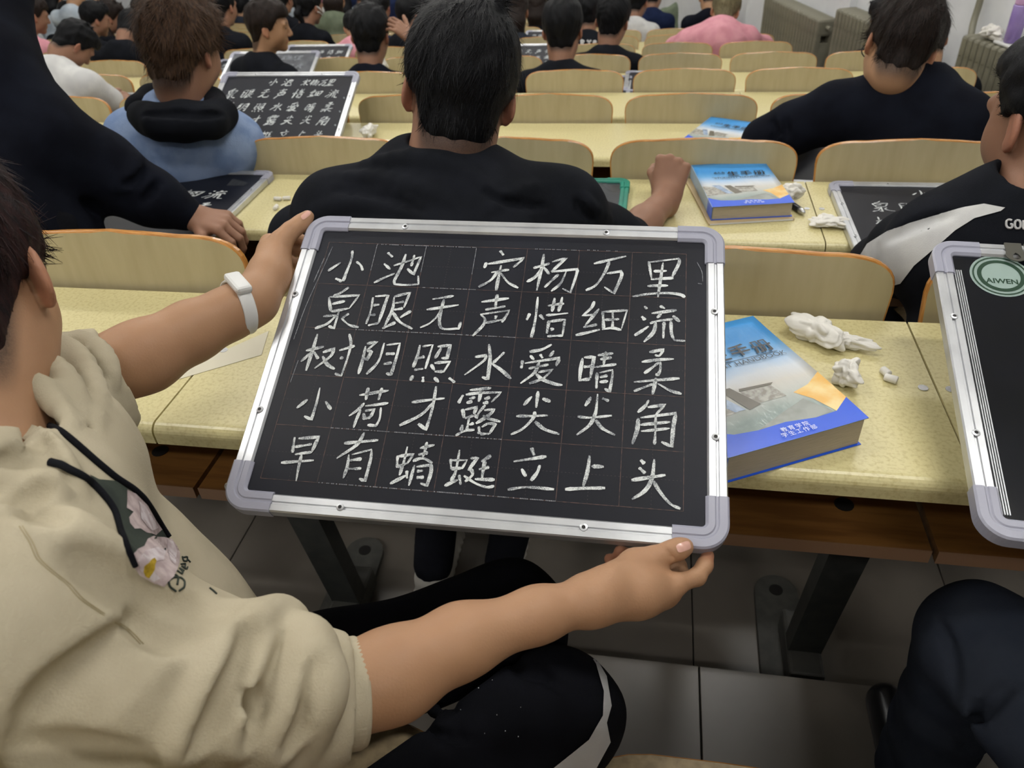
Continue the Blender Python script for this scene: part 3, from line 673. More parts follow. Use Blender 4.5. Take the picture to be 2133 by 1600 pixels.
def make_book(loc, rz, label, W=0.185, H=0.255, T=0.034, detail=True):
    """origin at the lower left corner (spine side), cover up, +y towards the book's top"""
    r = empty('handbook', loc, rz, label, 'book', 'blue student handbooks on the desks')
    # bent cover: slight curl at the lower right corner
    def zc(x, y): return T+0.0007+0.004*max(0, (x/W-0.75))**1.5*max(0, 1-y/H*2)+0.0010*(1+math.sin(y*22))*x/W
    nx_, ny_ = 12, 16; v = []; f = []; mi = []
    for j in range(ny_+1):
        for i in range(nx_+1):
            x = W*i/nx_; y = H*j/ny_; v.append((x, y, zc(x, y)))
    for j in range(ny_):
        for i in range(nx_): a = j*(nx_+1)+i; f.append((a, a+1, a+nx_+2, a+nx_+1)); mi.append(0)
    cov = mesh('cover', v, f, [M_cover], r, True, mi); md = cov.modifiers.new('thick', 'SOLIDIFY'); md.thickness = 0.0006; md.offset = -1
    def patch(name, poly, mat, dz):
        bm = bmesh.new(); fc = bm.faces.new([bm.verts.new((x*W, y*H, 0)) for x, y in poly])
        for k in range(1, 10):
            bmesh.ops.bisect_plane(bm, geom=bm.verts[:]+bm.edges[:]+bm.faces[:], plane_co=(0, H*k/10, 0), plane_no=(0, 1, 0))
            bmesh.ops.bisect_plane(bm, geom=bm.verts[:]+bm.edges[:]+bm.faces[:], plane_co=(W*k/10, 0, 0), plane_no=(1, 0, 0))
        for q in bm.verts: q.co.z = zc(q.co.x, q.co.y)+dz
        if bm.faces[:] and bm.faces[:][0].normal.z < 0: bmesh.ops.reverse_faces(bm, faces=bm.faces[:])
        me = bpy.data.meshes.new(name); bm.to_mesh(me); bm.free(); return new_obj(name, me, cov, mat)
    patch('printed_band', [(0, 0), (1, 0), (1, .17), (.86, .10), (.7, .095), (.5, .12), (.3, .115), (.14, .13), (.06, .165), (0, .20)], M_cblue, .0004)
    patch('printed_field', [(1, .17), (1, .40), (.86, .33), (.72, .30), (.80, .22), (.86, .10)], M_cyel, .0003)
    patch('printed_hill', [(.3, .115), (.5, .12), (.7, .095), (.84, .11), (.74, .24), (.55, .19), (.42, .15)], M_road, .0003)
    patch('printed_wing', [(0, .24), (.30, .27), (.27, .40), (0, .46)], M_bld, .0003)
    patch('printed_wing', [(.42, .29), (.66, .29), (.63, .39), (.40, .40)], M_bld, .0003)
    patch('printed_tower', [(.26, .27), (.34, .27), (.22, .47), (.12, .47)], M_bld2, .0005)
    patch('printed_tower', [(.36, .26), (.46, .28), (.36, .45), (.28, .45)], M_bld3, .0005)
    patch('printed_roof_line', [(.40, .405), (.63, .395), (.66, .41), (.41, .425)], M_bld3, .0006)
    tx = text_obj('cover_title', '学生手册', 0.030, M_cink, cov, (W*0.22, H*0.665, T+.0036), spacing=1.18, offset=0.0006)
    patch('title_rule', [(.18, .648), (.90, .642), (.90, .646), (.18, .652)], M_cink, .0010)
    text_obj('cover_subtitle', 'STUDENT HANDBOOK', 0.0125, M_cink, cov, (W*0.20, H*0.595, T+.0036), spacing=1.08)
    text_obj('cover_small_print', '教育学院\n学生工作部', 0.0085, M_cwht, cov, (W*0.52, H*0.055, T+.0040), spacing=1.3, align='CENTER')
    b = MB(); b.box((0.002, 0.003, 0.0008), (W-0.003, H-0.003, T), 0); b.build('page_block', M_pages, r)
    b = MB(); b.bbox((-0.0008, 0, 0), (0.0005, H, T+0.0008), 0.0003, 0); b.box((-0.0010, 0, 0.0005), (0.0, H*0.18, T), 1); b.build('spine', [nmat('spine_pale_blue', '9DB7D6', 0.3), M_cblue], r)
    b = MB(); b.box((0, 0, 0), (W, H, 0.0007)); b.build('back_cover', M_cblue, r)
    return r
# near book on the first desk; lower right corner close to (0.275,0.763)
make_book((0.106, 0.674, deskZ(0)+0.0005), math.radians(27.5), 'thick blue plastic-wrapped handbook on the nearest desk beside the large held chalkboard', W=0.188, H=0.250, T=0.040)
make_book((0.146, 1.716, deskZ(1)+0.0065), math.radians(9.5), 'blue student handbook lying beside the fist of the black hoodie person', W=0.188, H=0.262, T=0.032)
o = empty('notebook', (0.140, 1.700, deskZ(1)+0.0002), math.radians(11), 'thin buff notebook lying under the handbook beside the fist', 'notebook')
b = MB(); b.bbox((0, 0, 0), (0.200, 0.27, 0.0055), 0.0008); b.build('notebook_cover', nmat('buff_card', 'B7A27E', 0.6), o)
b = MB(); b.box((0.003, -0.0006, 0.001), (0.197, 0.0, 0.0045)); b.build('page_edge', M_paper, o)
make_book((0.10, 2.665, deskZ(2)+0.0005), math.radians(-24), 'blue student handbook on the desk of the third row ahead, beyond the empty seats', W=0.188, H=0.262, T=0.02)

# ---------------------------------------------------------------- small things on the desks
def crumple(name, loc, size, label, seed, group=None, cat='tissue', elong=(1, 1, 0.6), rz=0):
    rng = np.random.default_rng(seed)
    bm = bmesh.new(); bmesh.ops.create_icosphere(bm, subdivisions=5, radius=1)
    co = np.array([v.co for v in bm.verts]); d = np.zeros(len(co))
    for k in range(26):
        n = rng.normal(size=3); n /= np.linalg.norm(n); ph = rng.random()*6.28; fr = 1.5+rng.random()*4.5
        d += np.abs(np.sin((co@n)*fr+ph+0.8*np.sin((co@rng.normal(size=3))*2)))*0.10/(1+fr*0.12)
    d = d-d.mean()
    co = co*(1+d[:, None]*1.1)*np.array(elong)*size
    # wavy outline
    th = np.arctan2(co[:, 1], co[:, 0]); w = 1+0.22*np.sin(3*th+seed)+0.13*np.sin(7*th+seed*2)
    co[:, :2] *= w[:, None]
    co[:, 2] -= co[:, 2].min(); co[:, 2] *= 1.0
    me = bpy.data.meshes.new(name)
    for v, c in zip(bm.verts, co): v.co = c
    bm.to_mesh(me); bm.free(); me.polygons.foreach_set('use_smooth', [True]*len(me.polygons))
    o = new_obj(name, me, None, [M_tissue]); o.location = loc; o.rotation_euler = (0, 0, rz)
    return tag(o, label, cat, group)
def dz(n): return deskZ(n)
p = at_z(1690, 705, dz(0)); crumple('crumpled_tissue', (p.x+.005, p.y-.005, dz(0)), 0.040, 'long crumpled white tissue between the near handbook and the seat back', 3, elong=(1.0, 0.55, 0.42), rz=-0.75)
p = at_z(1752, 724, dz(0)); crumple('crumpled_tissue', (p.x+.004, p.y, dz(0)), 0.026, 'thin tail of crumpled tissue right of the near handbook, pointing at the chalk stubs', 8, elong=(1.2, 0.42, 0.40), rz=-0.25)
p = at_z(1764, 800, dz(0)); crumple('crumpled_tissue', (p.x-.004, p.y, dz(0)), 0.021, 'small white tissue tucked against the right side of the near handbook', 11, elong=(0.8, 1.0, 0.8))
p = at_z(1725, 470, dz(1)); crumple('crumpled_tissue', (p.x, p.y, dz(1)), 0.034, 'flat crumpled tissue next to the chalkboard on the second desk', 15, elong=(1.2, .75, 0.28), rz=-.3)
p = at_z(1645, 424, dz(1)); crumple('crumpled_tissue', (p.x, p.y, dz(1)+.009), 0.024, 'crumpled tissue ball lying on the black pen', 19, elong=(1, .8, 0.8))
p = at_z(770, 287, dz(2)); crumple('crumpled_tissue', (p.x, p.y, dz(2)), 0.045, 'white tissue on the desk right of the leaning chalkboard', 23, elong=(.5, 1.1, 0.5))
p = at_z(1600, 98, dz(6)+.02); crumple('crumpled_tissue', (p.x, p.y, dz(6)), 0.05, 'white tissue at the desk end beside the pink sweater person', 29, elong=(1, .8, .5))
def chalk_stub(px, py, n, rz, L, label, lift=0):
    p = at_z(px, py, dz(n)+.006)
    mb = MB(); v, f = lathe([(0.0040, 0), (0.0052, 0.0012), (0.0056, L-0.001), (0.0046, L)], 14); mb.add(v, f)
    o = mb.build('chalk_stub', M_tissue, None, True); o.location = (p.x, p.y, dz(n)+.0057+lift); o.rotation_euler = (math.pi/2, 0, rz)
    return tag(o, label, 'chalk', 'chalk stubs on the desks')
chalk_stub(1838, 768, 0, 0.4, 0.014, 'short white chalk stub right of the near handbook, the farther of the pair')
chalk_stub(1842, 784, 0, 1.1, 0.017, 'short white chalk stub right of the near handbook, the nearer of the pair')
chalk_stub(571, 413, 1, 1.45, 0.020, 'white chalk stub on the desk left of the black hoodie person, left one of three')
chalk_stub(589, 413, 1, 1.75, 0.020, 'white chalk stub on the desk left of the black hoodie person, right one of three')
chalk_stub(577, 428, 1, 0.1, 0.020, 'white chalk stub on the desk left of the black hoodie person, nearest of three')
# marker pen
a = at_z(1615, 402, dz(1)+.008); c = at_z(1676, 444, dz(1)+.008); d = (c-a)
pen = empty('marker_pen', a, 0, 'black marker pen with chrome tip under a tissue beside the handbook', 'pen')
pen.rotation_euler = d.to_track_quat('Z', 'Y').to_euler(); L_ = d.length
mb = MB(); v, f = lathe([(0.003, 0), (0.0075, 0.002), (0.0078, 0.05), (0.0072, 0.052), (0.0072, L_-.02)], 20); mb.add(v, f); mb.build('barrel', M_black, pen, True)
mb = MB(); v, f = lathe([(0.0074, L_-.0195), (0.0074, L_-.012), (0.005, L_-.004), (0.0022, L_)], 20); mb.add(v, f); mb.build('chrome_tip', M_steel, pen, True)
mb = MB(); mb.bbox((-0.0015, 0.0075, 0.004), (0.0015, 0.0095, 0.045), 0.0006); mb.build('clip', M_black, pen)
# sheet of paper under the standing person's sleeve
pp = [at_z(q[0], q[1], dz(1)+.0015) for q in ((196, 447), (300, 466), (370, 476), (380, 478), (200, 520), (150, 500))]
mb = MB(); c0 = pp[0]; pl = [(-1.54, 1.74), (-1.30, 1.74), (-1.17, 1.60), (-1.53, 1.57)]
mb.prism(pl, dz(1)+.0003, dz(1)+.0009); tag(mb.build('paper_sheet', M_paper), 'white paper sheet under the forearm of the standing person in black', 'paper')
# thin white smear of spilt tissue paper on the near desk
mb = MB(); q0 = at_z(310, 800, dz(0)); q1 = at_z(560, 690, dz(0)); q2 = at_z(545, 740, dz(0)); q3 = at_z(300, 812, dz(0))
mb.prism([(q0.x, q0.y), (q3.x, q3.y), (q2.x, q2.y), (q1.x, q1.y)][::1], dz(0)+.0003, dz(0)+.0007); tag(mb.build('paper_strip', nmat('translucent_paper', 'CFC9B4', 0.6)), 'thin pale paper strip on the desk under the raised left forearm', 'paper')

# ---------------------------------------------------------------- radiators along the right wall
def make_radiator(nfin, label, s_near, ztop, Hh=0.86):
    r = empty('radiator', (0, 0, 0), 0, label, 'radiator', 'olive grey radiators along the right wall')
    r.matrix_world = MW @ Matrix.Translation((s_near, 0.17, ztop))
    key = 'fin'
    if key not in BOARD_PARTS:
        bm = bmesh.new()
        b = MB()
        prof = [(-0.036, 0), (-0.036, 0.022), (-0.026, 0.030), (-0.010, 0.034), (0.010, 0.034), (0.026, 0.030), (0.036, 0.022), (0.036, 0)]
        # section: outer rounded column pair with a slot between near the top
        b.bbox((-0.0215, -0.072, -Hh), (0.0215, -0.030, -0.02), 0.010); b.bbox((-0.0215, 0.030, -Hh), (0.0215, 0.072, -0.02), 0.010)
        b.bbox((-0.0235, -0.075, -0.115), (0.0235, 0.075, 0.0), 0.018); b.bbox((-0.0235, -0.075, -Hh-0.01), (0.0235, 0.075, -Hh+0.09), 0.018)
        b.bbox((-0.0145, -0.06, -Hh+0.05), (0.0145, 0.06, -0.16), 0.004)
        me = bpy.data.meshes.new('section'); me.from_pydata(b.v, [], b.f); me.update(); me.materials.append(M_rad); bm.free(); BOARD_PARTS[key] = me
    for i in range(nfin):
        o = new_obj('section', BOARD_PARTS[key], r); o.location = (0.047*(i+0.5), -0.075, 0)
    b = MB()
    for x in (0.03, 0.047*nfin-0.03): b.bbox((x-0.02, -0.13, -Hh-0.14), (x+0.02, -0.02, -Hh), 0.004)
    b.build('foot', M_rad, r)
    b = MB(); b.tube([(-0.05, -0.075, -0.055), (0.047*nfin+0.03, -0.075, -0.055)], 0.016, 12); b.build('pipe_nipple', M_rad, r)
    return r
zt3 = -1.055+CAMZ; zt1 = -1.30+CAMZ; zt2 = -1.19+CAMZ
def wall_pt_s(px, py):     # where a pixel's ray meets the radiators' front plane
    q = ray(px, py); k = (1.85+0.318*3.8)/(q[0]+0.318*q[1]); return wall_s(q[1]*k), q[2]*k+CAMZ
s3, z3 = wall_pt_s(2003, 66); n3 = 17
rad3 = make_radiator(n3, 'olive radiator nearest the right edge, with the purple bottle on top', s3-0.047*n3, z3)
s2, z2 = wall_pt_s(1742, 13); n2 = 16
rad2 = make_radiator(n2, 'olive radiator behind the bespectacled person, red cup on top', s2-0.047*n2, z2)
s1, z1 = wall_pt_s(1716, 43); n1 = 20
rad1 = make_radiator(n1, 'farthest olive radiator, left of the white pilaster', s1+.07, z1)
b = MB()   # supply pipe: down the wall, elbow, into the third radiator
sx = s3+0.02
b.tube([(sx+0.075, 0.05, z3+2.2), (sx+0.075, 0.05, z3+0.10), (sx+0.072, 0.055, z3+0.05), (sx+0.05, 0.07, z3+0.015), (sx+0.02, 0.085, z3-0.03), (sx-0.03, 0.095, z3-0.055)], 0.017, 12, 0, True, MW)
tag(b.build('heating_pipe', M_rad, None, True), 'grey heating pipe coming down the wall into the right-hand radiator', 'pipe')
def on_rad(s, d=0.09): return MW @ Vector((s, d, 0))
def wall_item(px, s_off, s_base, z): pass
# purple bottle, tissue and soap dish on the right radiator
sb_, zb_ = wall_pt_s(2082, 66)
o = empty('water_bottle', on_rad(sb_, 0.10), 0, 'purple water bottle with pink lid standing on the right-hand radiator', 'bottle'); o.location.z = z3+0.016
o.rotation_euler = (0, 0, 0)
mb = MB(); v, f = lathe([(0.030, 0), (0.035, 0.004), (0.036, 0.06), (0.037, 0.165), (0.033, 0.172)], 24); mb.add(v, f); mb.build('bottle_body', nmat('lilac_bottle', '9A84BE', 0.25, c2='8871B0', nscale=8), o, True)
mb = MB(); v, f = lathe([(0.034, 0.172), (0.0345, 0.176), (0.033, 0.232), (0.028, 0.240)], 24); mb.add(v, f); mb.build('lid', nmat('pink_lid', 'C9A0C9', 0.35), o, True)
mb = MB(); mb.bbox((-0.07, -0.045, 0), (0.07, 0.045, 0.015), 0.006); q = mb.build('soap_dish', M_white); q.location = on_rad(sb_+0.0, 0.10); q.location.z = z3+0.0005; q.rotation_euler = (0, 0, math.pi/2+ang)
tag(q, 'flat white plastic box under the purple bottle', 'box')
sp_, _z = wall_pt_s(2047, 50)
crumple('crumpled_bag', (on_rad(sp_, 0.11).x, on_rad(sp_, 0.11).y, z3), 0.055, 'crumpled pale plastic bag on the radiator left of the purple bottle', 31, elong=(.8, 1.1, .55), cat='bag')
sr_, _z = wall_pt_s(1813, 38)
o = empty('red_cup', on_rad(sr_, 0.10), 0, 'small red cup with a straw on the middle radiator', 'cup'); o.location.z = z2
M_red = nmat('red_plastic', 'C32B2C', 0.35)
mb = MB(); v, f = lathe([(0.026, 0), (0.036, 0.01), (0.042, 0.04), (0.040, 0.068), (0.028, 0.075)], 20); mb.add(v, f); mb.build('cup_body', M_red, o, True)
mb = MB(); mb.tube([(0.005, 0, 0.07), (0.02, 0.01, 0.15)], 0.003, 8); mb.build('straw', M_black, o, True)
# light switch plate on the wall
sw, zw = wall_pt_s(1707, 0)
b = MB(); b.bbox((sw-0.06, -0.001, z1+0.16), (sw+0.03, 0.018, z1+0.30), 0.003, 0); b.build('switch_plate', M_black, wr)

# ---------------------------------------------------------------- soft forms: signed distance fields meshed with surface nets
class Fld:
    def __init__(s, lo, hi, h):
        s.lo = np.array(lo, float); s.h = h; s.n = np.ceil((np.array(hi)-s.lo)/h).astype(int)+1
        s.D = np.full(s.n, 1.0, np.float32)
        s.ax = [(s.lo[i]+h*np.arange(s.n[i])).astype(np.float32) for i in range(3)]
    def win(s, lo, hi, m):
        a = np.maximum(np.floor((np.array(lo)-m-s.lo)/s.h).astype(int), 0); b = np.minimum(np.ceil((np.array(hi)+m-s.lo)/s.h).astype(int)+1, s.n)
        if np.any(b <= a): return None, None
        sl = tuple(slice(a[i], b[i]) for i in range(3))
        return sl, (s.ax[0][sl[0]][:, None, None], s.ax[1][sl[1]][None, :, None], s.ax[2][sl[2]][None, None, :])
    def put(s, sl, d, k, op):
        c = s.D[sl]
        if op < 0: c_, d_ = -c, d
        else: c_, d_ = c, d
        if k > 0:
            h = np.maximum(k-np.abs(c_-d_), 0)/k; m = np.minimum(c_, d_)-h*h*k*0.25
        else: m = np.minimum(c_, d_)
        s.D[sl] = m if op > 0 else -m
    def cap(s, a, b, ra, rb=None, k=0.01, op=1, side=None, w=1.0):
        a = np.array(a, float); b = np.array(b, float); rb = ra if rb is None else rb; R_ = max(ra, rb)*max(1, w)
        sl, G = s.win(np.minimum(a, b)-R_, np.maximum(a, b)+R_, k+3*s.h)
        if sl is None: return s
        ab = b-a; L2 = max(ab@ab, 1e-9)
        px, py, pz = G[0]-a[0], G[1]-a[1], G[2]-a[2]
        t = np.clip((px*ab[0]+py*ab[1]+pz*ab[2])/L2, 0, 1)
        qx, qy, qz = px-t*ab[0], py-t*ab[1], pz-t*ab[2]
        if side is not None:
            sd = np.array(side, float); sd /= np.linalg.norm(sd)
            c = (qx*sd[0]+qy*sd[1]+qz*sd[2])*(1/w-1)
            qx, qy, qz = qx+c*sd[0], qy+c*sd[1], qz+c*sd[2]
        d = np.sqrt(qx*qx+qy*qy+qz*qz)-(ra+(rb-ra)*t)
        s.put(sl, d.astype(np.float32), k, op); return s
    def path(s, pts, rs, k=0.01, op=1, side=None, w=1.0):
        if not isinstance(rs, (list, tuple)): rs = [rs]*len(pts)
        for i in range(len(pts)-1): s.cap(pts[i], pts[i+1], rs[i], rs[i+1], k, op, side, w)
        return s
    def ell(s, c, r, M=None, k=0.01, op=1):
        c = np.array(c, float); r = np.array(r, float); R_ = r.max()
        sl, G = s.win(c-R_, c+R_, k+3*s.h)
        if sl is None: return s
        p = [G[0]-c[0], G[1]-c[1], G[2]-c[2]]
        if M is not None: p = [p[0]*M[0, i]+p[1]*M[1, i]+p[2]*M[2, i] for i in range(3)]
        k0 = np.sqrt((p[0]/r[0])**2+(p[1]/r[1])**2+(p[2]/r[2])**2); k1 = np.sqrt((p[0]/r[0]**2)**2+(p[1]/r[1]**2)**2+(p[2]/r[2]**2)**2)
        d = k0*(k0-1)/np.maximum(k1, 1e-6)
        s.put(sl, d.astype(np.float32), k, op); return s
    def local(s, c, M):      # grid coordinates in a rotated frame
        p = [s.ax[0][:, None, None]-c[0], s.ax[1][None, :, None]-c[1], s.ax[2][None, None, :]-c[2]]
        return [p[0]*M[0, i]+p[1]*M[1, i]+p[2]*M[2, i] for i in range(3)]
    def cut(s, g, k=0.0):    # keep where g<0
        if k > 0:
            h = np.maximum(k-np.abs(s.D-g), 0)/k; s.D = np.maximum(s.D, g)+h*h*k*0.25
        else: s.D = np.maximum(s.D, g)
        s.D = s.D.astype(np.float32); return s
    def wobble(s, amp, fr, seed=0, vec=(1, 1, 1)):
        rng = np.random.default_rng(seed); X, Y, Z = s.ax[0][:, None, None]*vec[0], s.ax[1][None, :, None]*vec[1], s.ax[2][None, None, :]*vec[2]
        idx = np.abs(s.D) < amp*3+s.h*3
        d = 0
        for i in range(4):
            n = rng.normal(size=3)*fr; m = rng.normal(size=3)*fr*0.6
            d = d+np.sin(X*n[0]+Y*n[1]+Z*n[2]+rng.random()*6+1.3*np.sin(X*m[0]+Y*m[1]+Z*m[2]))
        s.D += (np.broadcast_to(d, s.D.shape)*amp/2.5*idx).astype(np.float32); return s
    def mesh(s):
        D = s.D; n = s.n
        sg = D < 0
        cs = np.zeros(n-1, np.uint8)
        for i in (0, 1):
            for j in (0, 1):
                for k in (0, 1): cs += sg[i:n[0]-1+i, j:n[1]-1+j, k:n[2]-1+k]
        act = (cs > 0) & (cs < 8)
        I = np.argwhere(act); idx = np.full(n-1, -1, np.int32); idx[act] = np.arange(len(I))
        corner = {}
        for i in (0, 1):
            for j in (0, 1):
                for k in (0, 1): corner[(i, j, k)] = D[I[:, 0]+i, I[:, 1]+j, I[:, 2]+k].astype(np.float64)
        acc = np.zeros((len(I), 3)); cnt = np.zeros(len(I))
        for a in corner:
            for ax in range(3):
                if a[ax] == 0:
                    b = list(a); b[ax] = 1; b = tuple(b)
                    da, db = corner[a], corner[b]; m = (da < 0) != (db < 0)
                    t = np.where(m, da/np.where(m, da-db, 1), 0)
                    p = np.array(a, float)[None, :].repeat(len(I), 0); p[:, ax] += t
                    acc += p*m[:, None]; cnt += m
        V = s.lo+(I+acc/np.maximum(cnt, 1)[:, None])*s.h
        Fc = []
        for ax in range(3):
            o1, o2 = [(1, 2), (2, 0), (0, 1)][ax]
            A = [slice(None)]*3; B = [slice(None)]*3; A[ax] = slice(0, -1); B[ax] = slice(1, None)
            ch = sg[tuple(A)] != sg[tuple(B)]
            E = np.argwhere(ch); ok = (E[:, o1] > 0) & (E[:, o2] > 0) & (E[:, o1] < n[o1]-1) & (E[:, o2] < n[o2]-1); E = E[ok]
            flip = sg[E[:, 0], E[:, 1], E[:, 2]]
            q = []
            for d1, d2 in ((0, 0), (1, 0), (1, 1), (0, 1)):
                e = E.copy(); e[:, o1] -= d1; e[:, o2] -= d2; q.append(idx[e[:, 0], e[:, 1], e[:, 2]])
            q = np.stack(q, 1); q[~flip] = q[~flip][:, ::-1]; Fc.append(q)
        return V, np.concatenate(Fc)[:, ::-1] if False else np.concatenate(Fc)
def vf_mesh(name, parts, mats, parent, col=None, mi=None, origin=(0, 0, 0)):
    V = []; Fc = []; n = 0
    for v, f in parts: V.append(v); Fc.append(f+n); n += len(v)
    V = np.concatenate(V); Fc = np.concatenate(Fc)
    me = bpy.data.meshes.new(name); me.vertices.add(len(V)); me.vertices.foreach_set('co', (V-np.array(origin)).astype(np.float32).ravel())
    me.loops.add(Fc.size); me.loops.foreach_set('vertex_index', Fc.astype(np.int32).ravel())
    me.polygons.add(len(Fc)); me.polygons.foreach_set('loop_start', np.arange(0, Fc.size, 4, dtype=np.int32))
    me.update(calc_edges=True); me.polygons.foreach_set('use_smooth', [True]*len(Fc))
    if col is not None:
        at = me.color_attributes.new('Col', 'FLOAT_COLOR', 'POINT'); c = np.ones((len(V), 4), np.float32); c[:, :3] = col(V); at.data.foreach_set('color', c.ravel())
    me.update()
    o = new_obj(name, me, parent, mats)
    if mi is not None: me.polygons.foreach_set('material_index', mi(V[Fc].mean(1)).astype(np.int32))
    return o
def rotm(yaw=0, pitch=0, roll=0):      # degrees; yaw anticlockwise from +Y, pitch forwards-down, roll to the right; columns = local axes in world
    a, p, r = map(math.radians, (yaw, pitch, roll))
    Rz = np.array([[math.cos(a), -math.sin(a), 0], [math.sin(a), math.cos(a), 0], [0, 0, 1]])
    Rx = np.array([[1, 0, 0], [0, math.cos(p), math.sin(p)], [0, -math.sin(p), math.cos(p)]])
    Ry = np.array([[math.cos(r), 0, math.sin(r)], [0, 1, 0], [-math.sin(r), 0, math.cos(r)]])
    return Rz@Rx@Ry
def smooth(a, b, x): t = np.clip((x-a)/(b-a), 0, 1); return t*t*(3-2*t)

# skin: colour attribute holds (stubble, redness, lips/nail)
def skin_mat(name, base, red='B0705A', hair='221A17'):
    m = nmat(name, base, 0.52, 0.35, c2=None, bump=0.12, bscale=420); t = m.node_tree; b = t.nodes['Principled BSDF']; N = t.nodes.new; L = t.links.new
    b.inputs['Subsurface Weight'].default_value = 0.05; b.inputs['Subsurface Radius'].default_value = (0.010, 0.004, 0.002); b.inputs['Subsurface Scale'].default_value = 0.8
    at = N('ShaderNodeAttribute'); at.attribute_name = 'Col'; sp = N('ShaderNodeSeparateColor'); L(at.outputs['Color'], sp.inputs[0])
    tc = N('ShaderNodeTexCoord'); nz = N('ShaderNodeTexNoise'); nz.inputs['Scale'].default_value = 22; nz.inputs['Detail'].default_value = 4; L(tc.outputs['Object'], nz.inputs['Vector'])
    c0 = srgb(base); c1 = tuple(min(1, x*y) for x, y in zip(c0[:3], (0.86, 0.80, 0.78)))+(1,)
    m0 = N('ShaderNodeMix'); m0.data_type = 'RGBA'; m0.inputs['A'].default_value = c0; m0.inputs['B'].default_value = c1; L(nz.outputs['Fac'], m0.inputs['Factor'])
    m1 = N('ShaderNodeMix'); m1.data_type = 'RGBA'; m1.inputs['B'].default_value = srgb(red); L(m0.outputs['Result'], m1.inputs['A']); L(sp.outputs[1], m1.inputs['Factor'])
    m3 = N('ShaderNodeMix'); m3.data_type = 'RGBA'; m3.inputs['B'].default_value = srgb('C9A090'); L(m1.outputs['Result'], m3.inputs['A']); L(sp.outputs[2], m3.inputs['Factor'])
    n2 = N('ShaderNodeTexNoise'); n2.inputs['Scale'].default_value = 700; n2.inputs['Detail'].default_value = 2; L(tc.outputs['Object'], n2.inputs['Vector'])
    mr = N('ShaderNodeMath'); mr.operation = 'MULTIPLY_ADD'; mr.inputs[1].default_value = 0.5; mr.inputs[2].default_value = 0.55; L(n2.outputs['Fac'], mr.inputs[0])
    mm = N('ShaderNodeMath'); mm.operation = 'MULTIPLY'; mm.use_clamp = True; L(mr.outputs[0], mm.inputs[0]); L(sp.outputs[0], mm.inputs[1])
    m2 = N('ShaderNodeMix'); m2.data_type = 'RGBA'; m2.inputs['B'].default_value = srgb(hair); L(m3.outputs['Result'], m2.inputs['A']); L(mm.outputs[0], m2.inputs['Factor'])
    L(m2.outputs['Result'], b.inputs['Base Color']); return m
M_skin = skin_mat('warm_tan_skin', 'AE8767'); M_skin2 = skin_mat('brown_tan_skin', '96705A'); M_skin3 = skin_mat('light_skin', 'BA9279')
def hair_mat(name, c, c2, rough=0.5):
    return nmat(name, c, rough, 0.16, c2=c2, nscale=30, ndetail=5, stretch=(6, 6, 1), namp=(0.35, 0.7), bump=0.5, bscale=160)
M_hblack = hair_mat('black_hair', '0B0B0E', '121317'); M_hbrown = hair_mat('brown_dyed_hair', '33261F', '5A4230'); M_hdark = hair_mat('dark_brown_hair', '1A1513', '2C211D')
M_holive = hair_mat('olive_blond_hair', '5E5842', '7C7558'); M_hred = hair_mat('reddish_black_hair', '151012', '351F1E')
def cloth(name, c, c2=None, sheen=0.0, rough=0.9, bump=0.25, bscale=700): return nmat(name, c, rough, 0.10, c2=c2, nscale=14, ndetail=4, bump=bump, bscale=bscale, sheen=sheen)
M_cblack = cloth('black_cotton', '13151A', '181A20'); M_cnavy = cloth('navy_black_knit', '0D0F18', '12151F'); M_cbeige = cloth('beige_sweatshirt', 'B7AD96', 'AEA48D', bscale=500)
M_cwhite = cloth('white_cotton', 'CFCFCD', 'C2C2C2'); M_cdenim = cloth('blue_denim', '8C9FC0', '768BB0', bump=0.5, bscale=300); M_cpink = cloth('pink_sweater', 'D598A2', 'CB8B97')
M_ctrou = cloth('black_trousers', '0F1015', '14151B'); M_cgrey = cloth('charcoal_trousers', '2A2F3A', '30353F'); M_cgreen = cloth('grey_green_knit', '77816D', '6A7461')
M_cnav2 = cloth('navy_jacket', '1B2440', '222C4B'); M_cpale = cloth('pale_blue_shirt', 'B9C3CC', 'AAB5C0'); M_cyel = cloth('yellow_knit', 'D9CE7E', 'CEC272'); M_ccream = cloth('cream_knit', 'CFC6A0', 'C2B992')

